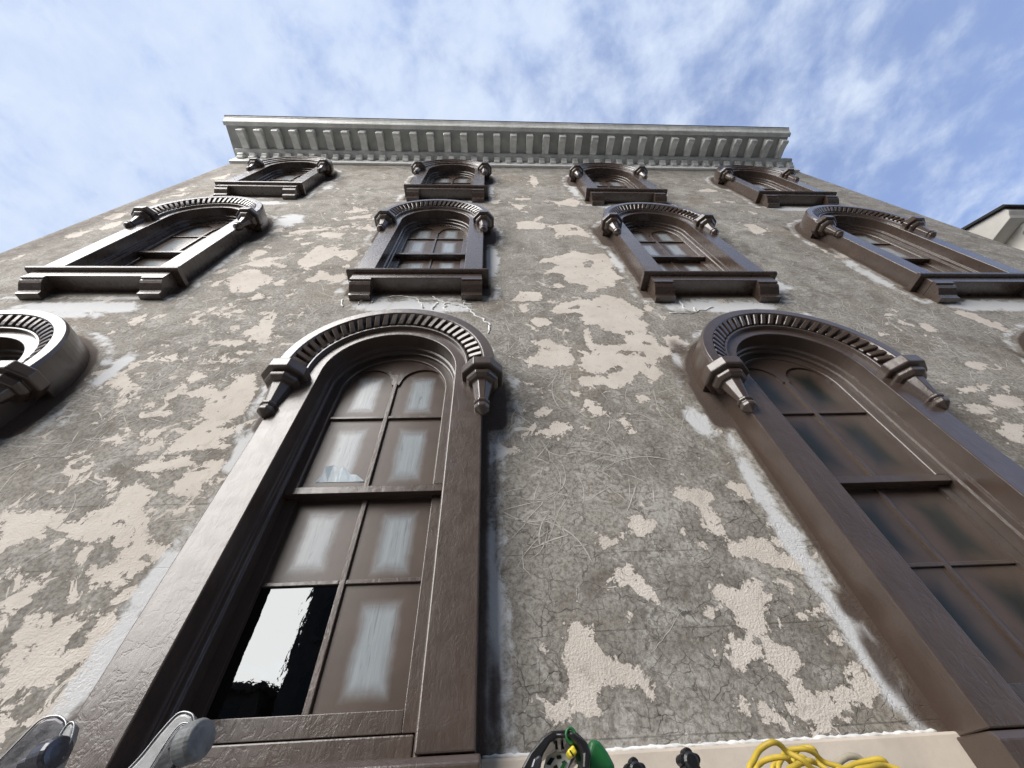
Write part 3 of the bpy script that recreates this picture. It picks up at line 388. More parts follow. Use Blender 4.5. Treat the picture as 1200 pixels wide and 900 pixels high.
keepv = np.ones((nz - 1, nx - 1), bool)
cxm = (gx[:-1] + gx[1:]) / 2; czm = (gz[:-1] + gz[1:]) / 2; CX, CZ = np.meshgrid(cxm, czm)
for row in (1, 2, 3):
    for k in range(4):
        cx = COLS[row][k]; zs = SPR[row] + DZ[row][k]; zb = SLAB[row] + DZ[row][k] - 0.02
        hole = ((np.abs(CX - cx) < 0.60) & (CZ > zb) & (CZ <= zs)) | ((np.hypot(CX - cx, CZ - zs) < 0.60) & (CZ > zs))
        keepv &= ~hole
idx = np.arange(nx * nz).reshape(nz, nx)
quads = np.stack([idx[:-1, :-1], idx[:-1, 1:], idx[1:, 1:], idx[1:, :-1]], -1)[keepv]
und = 0.006 * np.sin(GX * 1.7 + 0.4) * np.sin(GZZ * 1.3) + 0.004 * np.sin(GX * 4.1 + GZZ * 2.3)
und = 0.0 * und * np.clip((WD - 0.05) / 0.3, 0, 1)
co = np.stack([GX, -np.abs(und), GZZ], -1).reshape(-1, 3)
me = bpy.data.meshes.new('wall'); nq = len(quads)
me.vertices.add(len(co)); me.vertices.foreach_set('co', co.astype(np.float32).ravel())
me.loops.add(nq * 4); me.loops.foreach_set('vertex_index', quads.astype(np.int32).ravel())
me.polygons.add(nq); me.polygons.foreach_set('loop_start', np.arange(0, nq * 4, 4, dtype=np.int32)); me.polygons.foreach_set('loop_total', np.full(nq, 4, np.int32))
me.update(calc_edges=True); me.validate()
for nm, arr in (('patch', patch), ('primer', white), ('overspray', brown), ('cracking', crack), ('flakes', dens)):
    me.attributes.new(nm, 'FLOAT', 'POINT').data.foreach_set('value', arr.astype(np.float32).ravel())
me.polygons.foreach_set('use_smooth', [True] * nq)
me.materials.append(M_WALL)
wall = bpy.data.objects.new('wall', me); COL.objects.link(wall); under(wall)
M_STUCCO = simple('plain_grey_stucco', (0.25, 0.22, 0.19), 0.85, nscale=3, var=0.25, bump=0.4)
M_BELT = simple('cream_stucco', (0.56, 0.49, 0.41), 0.75, nscale=5, var=0.10, bump=0.25, bscale=40)
# shell of the building behind the front: side walls, back, roof and the storey below
body = MB().box(XL, XL + 0.35, 0.001, 11, GZ, ZT).box(XR - 0.35, XR, 0.001, 11, GZ, ZT).box(XL + 0.35, XR - 0.35, 10.6, 11, GZ, ZT).box(XL + 0.35, XR - 0.35, 0.5, 10.6, 10.9, ZT - 0.02)
under(body.obj('side_wall', M_STUCCO))
under(MB().box(XL + 0.35, XR - 0.35, 0.16, 0.22, GZ, 10.85).obj('dark_interior', M_INT))
under(MB().box(XL, XR, -0.035, 0.15, -0.9, 0.262).obj('belt_course', M_BELT, bevel=0.01))
# street storey: piers between shop openings (below the photograph)
for x in (XL, -2.6, 0.55, 3.9, XR - 0.7): under(MB().box(x, x + 0.7, -0.02, 0.15, GZ, -0.9).obj('pier', M_BELT))
M_SHOP = simple('shop_glass', (0.02, 0.024, 0.026), 0.05)
under(MB().box(XL + 0.3, XR - 0.3, 0.08, 0.14, GZ, -0.91).obj('shop_front', M_SHOP))
M_CAULK = simple('white_sealant', (0.72, 0.72, 0.70), 0.7, bump=0.4, bscale=60)
def wavy(pts, n, amp):
    P = [Vector(p) for p in pts]; o = []
    for a, b in zip(P[:-1], P[1:]):
        for i in range(n): o.append(a.lerp(b, i / n) + Vector((random.gauss(0, amp), 0, random.gauss(0, amp))))
    return o + [P[-1]]
def bead(pts, r, n=6, amp=0.008):
    p = wavy(pts, n, amp); rr = [r * random.uniform(0.5, 1.3) for _ in p]
    return under(MB().tube(p, rr, 6).obj('sealant_bead', M_CAULK, smooth=True))
bead([(-0.05, -0.008, 0.268), (1.72, -0.008, 0.266)], 0.0075, 120, 0.0012)
for b in [[(-1.22, 3.94), (-0.98, 4.0), (-0.79, 3.94), (-0.7, 3.73)], [(-0.65, 3.98), (-0.5, 3.84), (-0.36, 3.81), (-0.23, 3.71), (-0.12, 3.53), (-0.01, 3.4), (-0.03, 3.22)], [(-0.49, 3.83), (-0.47, 3.69), (-0.41, 3.62)], [(-0.57, 3.84), (-0.6, 3.7)], [(-0.3, 3.94), (-0.28, 3.82), (-0.21, 3.81)], [(2.08, 3.9), (2.07, 3.7), (2.15, 3.63), (2.4, 3.74)], [(1.86, 3.61), (2.14, 3.61)], [(2.19, 3.72), (2.16, 3.63)], [(-1.38, 3.94), (-1.39, 3.81)], [(-1.27, 3.94), (-1.25, 3.85)], [(-1.59, 3.91), (-1.53, 3.75)]]:
    bead([(x, -0.002, z) for x, z in b], 0.009, 6, 0.009)

# ------------------------------------------------------------------ windows
def make_window(row, k=None):
    zs = SPR[row]; zb = SLAB[row] - zs; rail = {1: -0.965, 2: -0.85, 3: -0.92}[row]; mun = {1: -0.30, 2: -0.20, 3: -0.28}[row]; low = zb + (0.10 if row == 1 else 0.03)
    bm_ = M_BROWN if row == 1 else M_BROWN_S
    w = MB().arch([(0.704, 0.02), (0.704, -0.18), (0.497, -0.18), (0.497, -0.055), (0.480, -0.050), (0.480, -0.012), (0.466, -0.006), (0.466, 0.13), (0.64, 0.13), (0.64, 0.02)], zb, 40).obj('window', bm_, bevel=0.006)
    def sub(mb, name, mat=bm_, **q): return mb.obj(name, mat, w, **q)
    # hood mould
    if row < 3:
        hp = [(0.80, 0.02), (0.80, -0.245), (0.788, -0.27), (0.715, -0.27), (0.703, -0.255), (0.690, -0.215), (0.650, -0.198), (0.612, -0.194), (0.600, -0.212), (0.582, -0.212), (0.574, -0.17), (0.574, -0.10), (0.574, 0.02)]
    else:
        hp = [(0.80, 0.02), (0.80, -0.225), (0.785, -0.245), (0.735, -0.245), (0.725, -0.225), (0.665, -0.222), (0.655, -0.205), (0.600, -0.203), (0.590, -0.17), (0.590, 0.02)]
    sub(MB().arch(hp, -0.07, 40), 'hood', bevel=0.004)
    if row < 3:
        th = MB(); pr = [(0.606, -0.185), (0.606, -0.222), (0.640, -0.240), (0.672, -0.254), (0.706, -0.268), (0.706, -0.20)]
        hw = 0.0215; v = [(-hw + (z - 0.655) * 0.32, y, z) for z, y in pr] + [(hw + (z - 0.655) * 0.32, y, z) for z, y in pr]; n = 6
        th.add(v, [(i, (i + 1) % n, n + (i + 1) % n, n + i) for i in range(n)] + [tuple(range(n))[::-1], tuple(range(n, 2 * n))])
        dm = th.mesh('dentil', bm_)
        for i in range(29):
            a = -PI / 2 + PI * (i + 0.5) / 29
            d = link(bpy.data.objects.new('dentil', dm), w); d.rotation_euler = (0, a, 0)
            if i == 0: 
                pass
            b = d.modifiers.new('bevel', 'BEVEL'); b.width = 0.006; b.segments = 1
    cp = MB().lathe([(0.0, -0.05), (0.145, -0.05), (0.163, -0.066), (0.163, -0.140), (0.155, -0.150), (0.112, -0.152), (0.123, -0.170), (0.120, -0.195), (0.098, -0.218), (0.074, -0.222), (0.072, -0.240), (0.044, -0.385), (0.042, -0.395), (0.058, -0.405), (0.058, -0.422), (0.042, -0.432), (0.056, -0.452), (0.053, -0.475), (0.0, -0.520)], (0, -0.19, 0), 8, PI / 8)
    cm = cp.mesh('capital', bm_)
    for s in (-1, 1):
        c = link(bpy.data.objects.new('capital', cm), w); c.location = (s * 0.705, 0, 0)
        b = c.modifiers.new('bevel', 'BEVEL'); b.width = 0.004; b.segments = 1; b.limit_method = 'ANGLE'
    # sill
    if row == 1:
        sub(MB().prism_x([(0.02, zb - 0.20), (-0.195, zb - 0.20), (-0.205, zb - 0.03), (-0.185, zb - 0.006), (0.02, zb + 0.004)], -0.722, 0.722), 'sill', bevel=0.006)
        sub(MB().box(-0.462, 0.462, 0.000, 0.06, zb + 0.002, zb + 0.085), 'sub_sill', bevel=0.006)
        sub(MB().box(-0.715, 0.715, -0.12, 0.02, zb - 0.9, zb - 0.203), 'base_panel', bevel=0.006)
    else:
        sub(MB().prism_x([(0.01, zb), (-0.216, zb - 0.006), (-0.220, zb - 0.024), (-0.222, zb - 0.030), (-0.214, zb - 0.046), (-0.198, zb - 0.060), (0.01, zb - 0.062)], -0.775, 0.775), 'sill', bevel=0.004)
        sub(MB().box(-0.703, 0.703, -0.176, 0.01, zb - 0.168, zb - 0.064), 'apron', bevel=0.006)
        bp = [(0.01, -0.170), (-0.178, -0.170), (-0.178, -0.208), (-0.160, -0.210), (-0.158, -0.235), (-0.140, -0.262), (-0.108, -0.290), (-0.080, -0.312), (-0.072, -0.326), (-0.070, -0.362), (0.01, -0.362)]
        bmh = MB().prism_x([(y, zb + z) for y, z in bp], -0.11, 0.11).mesh('bracket', bm_)
        for s in (-1, 1):
            c = link(bpy.data.objects.new('bracket', bmh), w); c.location = (s * 0.592, 0, 0)
    # sashes
    gh = 0.402
    up_ = MB().arch([(0.468, 0.014), (gh + 0.006, 0.014), (gh, 0.022), (gh, 0.058), (0.468, 0.058)], rail + 0.052, 36); up_.box(-0.463, 0.463, 0.012, 0.060, rail, rail + 0.050)
    sub(up_, 'sash', bevel=0.003)
    lo = MB().box(-0.466, -gh, 0.066, 0.108, low, rail + 0.035).box(gh, 0.466, 0.066, 0.108, low, rail + 0.035).box(-gh, gh, 0.064, 0.110, low, low + 0.075).box(-gh, gh, 0.064, 0.110, rail + 0.0, rail + 0.036)
    sub(lo, 'sash', bevel=0.003)
    # tracery board over the two arched lights
    zp, rp, cxp = 0.095, 0.178, 0.212
    n = 56; v = []; f = []
    for i in range(n + 1):
        x = -gh - 0.004 + (2 * gh + 0.008) * i / n; top = math.sqrt(max(0, (gh + 0.006) ** 2 - x * x)); q = abs(abs(x) - cxp)
        b_ = zp + math.sqrt(max(0, rp * rp - q * q)) if q < rp else zp - 0.02
        b_ = min(b_, top); b2 = b_
        v += [(x, 0.030, b_), (x, 0.030, max(top, b_ + 1e-4)), (x, 0.052, b_), (x, 0.052, max(top, b_ + 1e-4))]
    for i in range(n):
        a = 4 * i; b_ = a + 4
        f += [(a, b_, b_ + 1, a + 1), (a + 2, a + 3, b_ + 3, b_ + 2), (a, a + 2, b_ + 2, b_)]
    sub(MB().add(v, f), 'tracery')
    sub(MB().box(-0.016, 0.016, 0.026, 0.050, rail + 0.050, zp - 0.005), 'muntin', bevel=0.005)
    sub(MB().box(-gh, -0.0165, 0.028, 0.050, mun - 0.012, mun + 0.012).box(0.0165, gh, 0.028, 0.050, mun - 0.012, mun + 0.012), 'muntin', bevel=0.004)
    lm = (low + 0.075 + rail) / 2 + 0.02 if row == 1 else (low + rail) / 2
    sub(MB().box(-0.016, 0.016, 0.078, 0.098, low + 0.075, rail), 'muntin', bevel=0.005)
    sub(MB().box(-gh, -0.0165, 0.080, 0.098, lm - 0.012, lm + 0.012).box(0.0165, gh, 0.080, 0.098, lm - 0.012, lm + 0.012), 'muntin', bevel=0.004)
    # panes
    for s in (-1, 1):
        x0, x1 = sorted((s * 0.012, s * (gh + 0.003)))
        for a, b_, y in ((mun, zp + rp + 0.01, 0.046), (rail + 0.045, mun, 0.046), (lm, rail + 0.01, 0.094), (low + 0.07, lm, 0.094)):
            p = sub(MB().box(x0, x1, y, y + 0.005, a, b_), 'pane', M_PANE)
    return w
COLNAME = ['left', 'centre', 'right', 'far right']
for row in (1, 2, 3):
    proto = make_window(row)
    for k in range(4):
        w = proto if k == 0 else copy_tree(proto, None)
        w.parent = building; w.location = Vector((COLS[row][k], 0, SPR[row] + DZ[row][k])) + BO
        for ch in w.children:
            if ch.name.startswith('pane') and row == 1 and k == 1: pass
        if row == 1 and k == 1:
            w['label'] = 'large arched window with one clear black pane and one torn pane'
            ps = [c for c in w.children if c.name.split('.')[0] == 'pane']
            ps[3].data = ps[3].data.copy(); ps[3].data.materials[0] = M_GLASS; ps[3]['label'] = 'clear dark pane reflecting the sky'
            for j in (0, 1, 2, 4, 5, 6, 7): ps[j].data = ps[j].data.copy(); ps[j].data.materials[0] = M_PANE_SKY
            fl = MB()
            ol = [(-0.319, -0.846), (-0.3, -0.807), (-0.275, -0.788), (-0.298, -0.746), (-0.251, -0.727), (-0.201, -0.77), (-0.18, -0.75), (-0.122, -0.806), (-0.083, -0.813), (-0.024, -0.861)]
            dep = [0.0405, 0.038, 0.0405, 0.033, 0.0395, 0.036, 0.030, 0.0395, 0.034, 0.0405]; base = sum(p[1] for p in (ol[0], ol[-1])) / 2 - 0.006
            fl.add([(x, dep[i_], z) for i_, (x, z) in enumerate(ol)] + [(x, 0.0435, base) for x, z in ol], [(i_, i_ + 1, 11 + i_, 10 + i_) for i_ in range(9)])
            M_FLAKE = simple('pale_blue_film', (0.42, 0.50, 0.55), 0.4)
            fo = fl.obj('torn_film', M_FLAKE, w); sm = fo.modifiers.new('solid', 'SOLIDIFY'); sm.thickness = 0.002
        if row == 1 and k > 1:
            for c in w.children:
                if c.name.split('.')[0] == 'pane': c.data = c.data.copy(); c.data.materials[0] = M_PANE_D
        if row == 2 or row == 3:
            for c in w.children:
                if c.name.split('.')[0] == 'pane' and (k != 3): 
                    c.data = c.data.copy(); c.data.materials[0] = M_PANE_SKY
# ------------------------------------------------------------------ cornice
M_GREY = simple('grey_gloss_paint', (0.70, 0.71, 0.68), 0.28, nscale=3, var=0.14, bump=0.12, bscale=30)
M_SOF = simple('soffit_grey_shaded', (0.40, 0.41, 0.385), 0.35, nscale=3, var=0.18, bump=0.15, bscale=20)  # the cornice grey again, darkened to paint in the shade under the overhang
M_FRZ = simple('white_paint', (0.88, 0.88, 0.86), 0.4, nscale=6, var=0.06, bump=0.1)
cornice = MB().prism_x([(0.02, 11.30), (-0.19, 11.30), (-0.235, 11.325), (-0.245, 11.375), (-0.22, 11.40), (0.02, 11.40)], XL - 0.02, XR - 0.08).obj('cornice', M_GREY, bevel=0.005)
under(cornice)
def csub(mb, name, mat, **q): return mb.obj(name, mat, cornice, **q)
CL, CRR = XL - 0.10, 7.62
csub(MB().prism_x([(0.02, 10.90), (-0.055, 10.90), (-0.06, 10.92), (-0.06, 11.297), (0.02, 11.297)], XL - 0.02, XR - 0.05), 'frieze', M_FRZ)
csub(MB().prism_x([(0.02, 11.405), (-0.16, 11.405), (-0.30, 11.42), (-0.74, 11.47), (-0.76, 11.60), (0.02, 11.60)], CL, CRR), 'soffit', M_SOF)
csub(MB().prism_x([(-0.70, 11.44), (-0.785, 11.445), (-0.79, 11.475), (-0.80, 11.482), (-0.81, 11.53), (-0.845, 11.58), (-0.87, 11.60), (-0.87, 11.64), (-0.70, 11.64)], CL - 0.03, CRR + 0.03), 'crown_moulding', M_GREY, bevel=0.003)
csub(MB().prism_x([(0.2, 11.645), (-0.885, 11.645), (-0.885, 11.675), (0.2, 11.70)], CL - 0.05, CRR + 0.05), 'roof_edge', M_DARK)
mp_ = [(-0.22, 11.412), (-0.24, 11.335), (-0.30, 11.315), (-0.42, 11.315), (-0.52, 11.295), (-0.58, 11.262), (-0.625, 11.262), (-0.652, 11.295), (-0.640, 11.335), (-0.615, 11.350), (-0.612, 11.375), (-0.655, 11.39), (-0.655, 11.452), (-0.5, 11.447), (-0.3, 11.425)]
mm = MB().prism_x(mp_, -0.08, 0.08).mesh('modillion', M_GREY)
for i in range(34):
    o = link(bpy.data.objects.new('modillion', mm), cornice); o.location = (CL + 0.36 + (CRR - CL - 0.50) * i / 33, 0, 0)
    b = o.modifiers.new('bevel', 'BEVEL'); b.width = 0.012; b.segments = 2; b.limit_method = 'ANGLE'; b.angle_limit = R(40)
dp = [(-0.058, 11.10), (-0.09, 11.09), (-0.12, 11.12), (-0.115, 11.165), (-0.15, 11.19), (-0.175, 11.235), (-0.165, 11.298), (-0.058, 11.298)]
dm = MB().prism_x(dp, -0.07, 0.07).mesh('dentil', M_GREY)
for i in range(50):
    o = link(bpy.data.objects.new('dentil', dm), cornice); o.location = (XL + 0.14 + (XR - XL - 0.30) * i / 49, 0, 0)
    b = o.modifiers.new('bevel', 'BEVEL'); b.width = 0.015; b.segments = 2; b.limit_method = 'ANGLE'; b.angle_limit = R(40)

# ------------------------------------------------------------------ scrape marks of wire brushes and scrapers on the render
M_SCR = simple('scraped_render', (0.50, 0.475, 0.43), 0.9, nscale=20, var=0.15)
def inside_any(x, z, pad):
    for row in (1, 2, 3):
        for k in range(4):
            if win_dist(np.array([x]), np.array([z]), row, k)[0] < pad: return True
    return False
sv = []; sf_ = []
def bare_at(x, z):
    i = min(nx - 1, max(0, int(round((x - XL) / (gx[1] - gx[0]))))); k = min(nz - 1, max(0, int(round((z - 0.2) / (gz[1] - gz[0])))))
    return patch[k, i] > -0.045
def scrape(pts, w):
    cut = next((i for i, q in enumerate(pts) if bare_at(*q)), len(pts)); pts = pts[:cut]
    if len(pts) < 4: return
    k = len(sv)
    for i, (x, z) in enumerate(pts):
        a = pts[max(0, i - 1)]; b = pts[min(len(pts) - 1, i + 1)]; dx, dz = b[0] - a[0], b[1] - a[1]; l = math.hypot(dx, dz) + 1e-9
        ww = w * (0.35 + 0.65 * math.sin(PI * (i + 0.5) / len(pts))) * random.uniform(0.6, 1.2); sv.append((x - dz / l * ww, -0.0016, z + dx / l * ww)); sv.append((x + dz / l * ww, -0.0016, z - dx / l * ww))
    for i in range(len(pts) - 1): sf_.append((k + 2 * i, k + 2 * i + 1, k + 2 * i + 3, k + 2 * i + 2))
ZONES = [(-2.6, 2.1, 0.55, 0.35, 60), (-2.4, 3.1, 0.7, 0.4, 70), (-1.7, 3.4, .5, .25, 30), (-2.3, 1.6, .5, .4, 40), (0.5, 2.4, 0.35, 0.4, 70), (0.3, 3.3, .35, .5, 60), (0.9, 3.2, .6, .7, 50), (1.2, 4.6, .4, .6, 30), (4.0, 3.2, 0.6, 0.4, 90), (4.3, 2.4, .5, .5, 60), (4.1, 5.6, .6, 1.0, 80), (0.35, 1.5, .2, .3, 14), (0.8, 1.5, .4, .25, 8), (-2.4, 5.3, .7, .7, 50), (0.7, 7.0, .7, 1.0, 50), (4.2, 8.5, .7, 1.2, 50), (-2.5, 8.5, .6, 1.2, 40), (3.4, 3.4, .5, .2, 30)]
for cx, cz, sx, sz, n in ZONES:
    for _ in range(int(n * 1.9)):
        x = random.gauss(cx, sx); z = random.gauss(cz, sz); a = random.uniform(0, 2 * PI); L_ = random.uniform(0.06, 0.36) * (1 if random.random() < .85 else 1.8); cv = random.gauss(0, 3.2); pts = []; ok = True
        for i in range(11):
            pts.append((x, z)); a += cv * L_ / 10 + random.gauss(0, 0.05); x += math.cos(a) * L_ / 10; z += math.sin(a) * L_ / 10
            if not (XL + .05 < x < XR - .05 and 0.3 < z < 10.9): ok = False
        if ok and not any(inside_any(px, pz, 0.03) for px, pz in pts[::5]): scrape(pts, random.uniform(0.0012, 0.0036))
for b, w in [([(1.01, 1.91), (1.05, 1.87), (1.09, 1.82), (1.12, 1.78), (1.16, 1.73), (1.18, 1.71), (1.19, 1.69), (1.2, 1.67), (1.22, 1.65), (1.31, 1.64), (1.4, 1.63), (1.49, 1.63), (1.58, 1.62)], 0.0022), ([(1.3, 1.87), (1.33, 1.91), (1.36, 1.95), (1.38, 2.0), (1.41, 2.04), (1.43, 2.07), (1.46, 2.11), (1.48, 2.14), (1.51, 2.18)], 0.002), ([(1.49, 2.18), (1.5, 2.13), (1.5, 2.08), (1.5, 2.04), (1.51, 1.99), (1.51, 1.95), (1.52, 1.92), (1.53, 1.88), (1.53, 1.84)], 0.0018), ([(0.79, 1.98), (0.8, 1.95), (0.8, 1.91), (0.81, 1.88), (0.82, 1.84), (0.82, 1.82), (0.82, 1.79), (0.82, 1.77), (0.83, 1.74)], 0.0015), ([(0.05, 1.09), (0.08, 1.12), (0.11, 1.15), (0.14, 1.18), (0.17, 1.21), (0.2, 1.26), (0.24, 1.3), (0.28, 1.34), (0.31, 1.39), (0.35, 1.41), (0.39, 1.43), (0.42, 1.45), (0.46, 1.48)], 0.002), ([(0.28, 1.08), (0.3, 1.13), (0.32, 1.17), (0.34, 1.22), (0.36, 1.26), (0.38, 1.3), (0.41, 1.34), (0.44, 1.38), (0.46, 1.43)], 0.002), ([(0.65, 1.52), (0.67, 1.5), (0.69, 1.47), (0.71, 1.45), (0.73, 1.42), (0.76, 1.39), (0.78, 1.36), (0.81, 1.33), (0.83, 1.3), (0.84, 1.29), (0.85, 1.27), (0.85, 1.25), (0.86, 1.23)], 0.002), ([(0.61, 1.6), (0.64, 1.59), (0.66, 1.58), (0.69, 1.57), (0.71, 1.55), (0.72, 1.54), (0.74, 1.52), (0.75, 1.5), (0.76, 1.49)], 0.0018), ([(0.15, 1.09), (0.15, 1.06), (0.15, 1.03), (0.15, 1.0), (0.15, 0.97), (0.16, 0.96), (0.17, 0.95), (0.18, 0.94), (0.18, 0.93)], 0.0018), ([(0.61, 0.85), (0.61, 0.82), (0.61, 0.79), (0.6, 0.76), (0.6, 0.74), (0.59, 0.69), (0.58, 0.66), (0.56, 0.62), (0.55, 0.58)], 0.0018), ([(0.89, 0.74), (0.86, 0.72), (0.83, 0.69), (0.8, 0.66), (0.77, 0.64), (0.75, 0.62), (0.73, 0.61), (0.71, 0.59), (0.69, 0.58)], 0.0015), ([(1.09, 0.72), (1.1, 0.69), (1.11, 0.67), (1.12, 0.65), (1.13, 0.63), (1.14, 0.6), (1.15, 0.57), (1.17, 0.54), (1.18, 0.51), (1.19, 0.48), (1.2, 0.45), (1.22, 0.43), (1.23, 0.4)], 0.002)]: scrape([p for p in b], w)
sm_ = MB(); sm_.v = sv; sm_.f = sf_
so_ = bpy.data.objects.new('scrape_mark', sm_.mesh('scrape_mark', M_SCR, recalc=False)); COL.objects.link(so_); under(so_); so_['kind'] = 'stuff'

# ------------------------------------------------------------------ neighbour and buildings across the street
M_NB = simple('pale_stucco', (0.62, 0.60, 0.55), 0.8, nscale=2, var=0.1, bump=0.2)
nb = empty('neighbour_house', (13.5, 0.4, GZ)); tag(nb, 'pale grey neighbouring house with dark sloping roof and bracketed eave at the far right', 'house')
NO = Vector((-13.5, -0.4, -GZ))
def nbp(mb, name, mat, **q):
    o = mb.obj(name, mat, nb, **q); o.location = NO; return o
nbp(MB().box(8.6, 19, 0.28, 10, GZ, 6.42), 'wall', M_NB)
nbp(MB().prism_x([(0.9, 6.425), (-0.20, 6.425), (-0.23, 6.47), (-0.29, 6.52), (-0.30, 6.60), (0.10, 6.89), (0.9, 7.45)], 8.6, 19), 'eave', M_NB, bevel=0.01)
nbp(MB().prism_x([(-0.36, 6.575), (-0.36, 6.625), (0.10, 6.945), (0.92, 7.53), (3.5, 7.6), (3.5, 7.46), (0.92, 7.455), (0.10, 6.895), (-0.305, 6.61)], 8.55, 19), 'roof', M_DARK)
bb = MB().prism_x([(0.275, 6.42), (-0.12, 6.42), (-0.13, 6.36), (0.02, 6.30), (0.06, 6.20), (0.18, 6.12), (0.275, 6.10)], -0.08, 0.08).mesh('bracket', M_NB)
for i in range(8):
    o = link(bpy.data.objects.new('bracket', bb), nb); o.location = NO + Vector((8.95 + i * 1.2, 0, 0))

M_OP1 = simple('brown_brick', (0.10, 0.082, 0.07), 0.85, nscale=2, var=0.2, bump=0.2)
M_OP2 = simple('dark_stone', (0.085, 0.08, 0.075), 0.85, nscale=2, var=0.2, bump=0.2)
M_OGL = simple('office_glass', (0.02, 0.025, 0.028), 0.08)
def block(name, x0, x1, y1, h, mat, label, floors, bays):
    e = empty(name, ((x0 + x1) / 2, y1 - 7, GZ)); tag(e, label, 'building'); off = Vector((-(x0 + x1) / 2, -(y1 - 7), -GZ))
    o = MB().box(x0, x1, y1 - 14, y1, GZ, h).obj('wall', mat, e); o.location = off
    o = MB().box(x0 - 0.2, x1 + 0.2, y1 - 14, y1 + 0.35, h, h + 0.5).obj('cornice', mat, e); o.location = off
    fh = (h - GZ) / floors; bw = (x1 - x0) / bays
    wm = MB().box(-bw * .24, bw * .24, -0.02, 0.03, -fh * .28, fh * .28).mesh('window', M_OGL); fm = MB().box(-bw * .28, bw * .28, 0.0, 0.14, -fh * .34, -fh * .29).mesh('window_sill', mat)
    for f in range(floors):
        for b in range(bays):
            q = link(bpy.data.objects.new('window', wm), e); q.location = off + Vector((x0 + bw * (b + .5), y1, GZ + fh * (f + .55)))
            s_ = link(bpy.data.objects.new('sill', fm), q)
    return e
block('office_building', -14.2, 36, -30, 50, M_OP2, 'tall dark stone office building across the street', 11, 9)
block('brick_building', -46, -15.2, -30, 8.1, M_OP1, 'low brown brick building across the street', 3, 7)

# ------------------------------------------------------------------ the lift platform in front of the wall and the gear lying on its tray
M_STEEL = simple('worn_steel', (0.24, 0.245, 0.25), 0.42, metal=0.5, nscale=25, var=0.2, bump=0.08, bscale=60)
M_STEEL_D = simple('dark_worn_steel', (0.07, 0.07, 0.078), 0.25, metal=0.6, nscale=25, var=0.2, bump=0.08, bscale=60)
M_RAIL = simple('grey_powder_coat', (0.25, 0.25, 0.25), 0.5)
M_TYRE = simple('tyre_rubber', (0.02, 0.02, 0.02), 0.8)
pf = empty('work_platform', (0.2, -1.9, GZ)); tag(pf, 'grey scissor lift platform with a gear tray standing in front of the stucco wall', 'lift')
PO = Vector((-0.2, 1.9, -GZ))
def pfp(mb, name, mat, par=None, **q):
    o = mb.obj(name, mat, par or pf, **q)
    if par is None: o.location = PO
    return o
pfp(MB().box(-1.3, 1.7, -2.75, -1.12, -1.22, -1.16), 'floor', M_RAIL, bevel=0.01)
pfp(MB().box(-1.28, 1.68, -1.55, -1.14, -0.03, 0.0), 'tray', M_RAIL, bevel=0.004)
for x in (-1.26, 1.66):
    for y in (-2.7, -1.16): pfp(MB().box(x - 0.02, x + 0.02, y - 0.02, y + 0.02, -1.16, -0.032), 'post', M_RAIL)
for z in (-0.06, -0.6):
    pfp(MB().tube([(-1.26, -1.185, z), (1.66, -1.185, z)], 0.018, 10), 'rail', M_RAIL, smooth=True)
    pfp(MB().tube([(-1.285, -2.7, z), (-1.285, -1.2, z)], 0.018, 10), 'rail', M_RAIL, smooth=True)
    pfp(MB().tube([(1.685, -2.7, z), (1.685, -1.2, z)], 0.018, 10), 'rail', M_RAIL, smooth=True)
for i in range(3):
    z0 = GZ + 0.6 + i * 1.12
    for y in (-2.5, -1.4):
        pfp(MB().tube([(-1.0, y, z0), (1.4, y, z0 + 1.12)], 0.04, 8), 'scissor_arm', M_RAIL); pfp(MB().tube([(1.4, y + 0.09, z0), (-1.0, y + 0.09, z0 + 1.12)], 0.04, 8), 'scissor_arm', M_RAIL)
pfp(MB().box(-1.2, 1.6, -2.7, -1.2, GZ + 0.25, GZ + 0.6), 'chassis', M_RAIL, bevel=0.02)
for x in (-0.8, 1.2):
    for y in (-2.75, -1.15): pfp(MB().lathe([(0.10, -0.06), (0.2, -0.06), (0.22, -0.03), (0.22, 0.03), (0.2, 0.06), (0.10, 0.06)], (x, y, GZ + 0.224), 20, axis=(0, 1, 0)), 'wheel', M_TYRE)

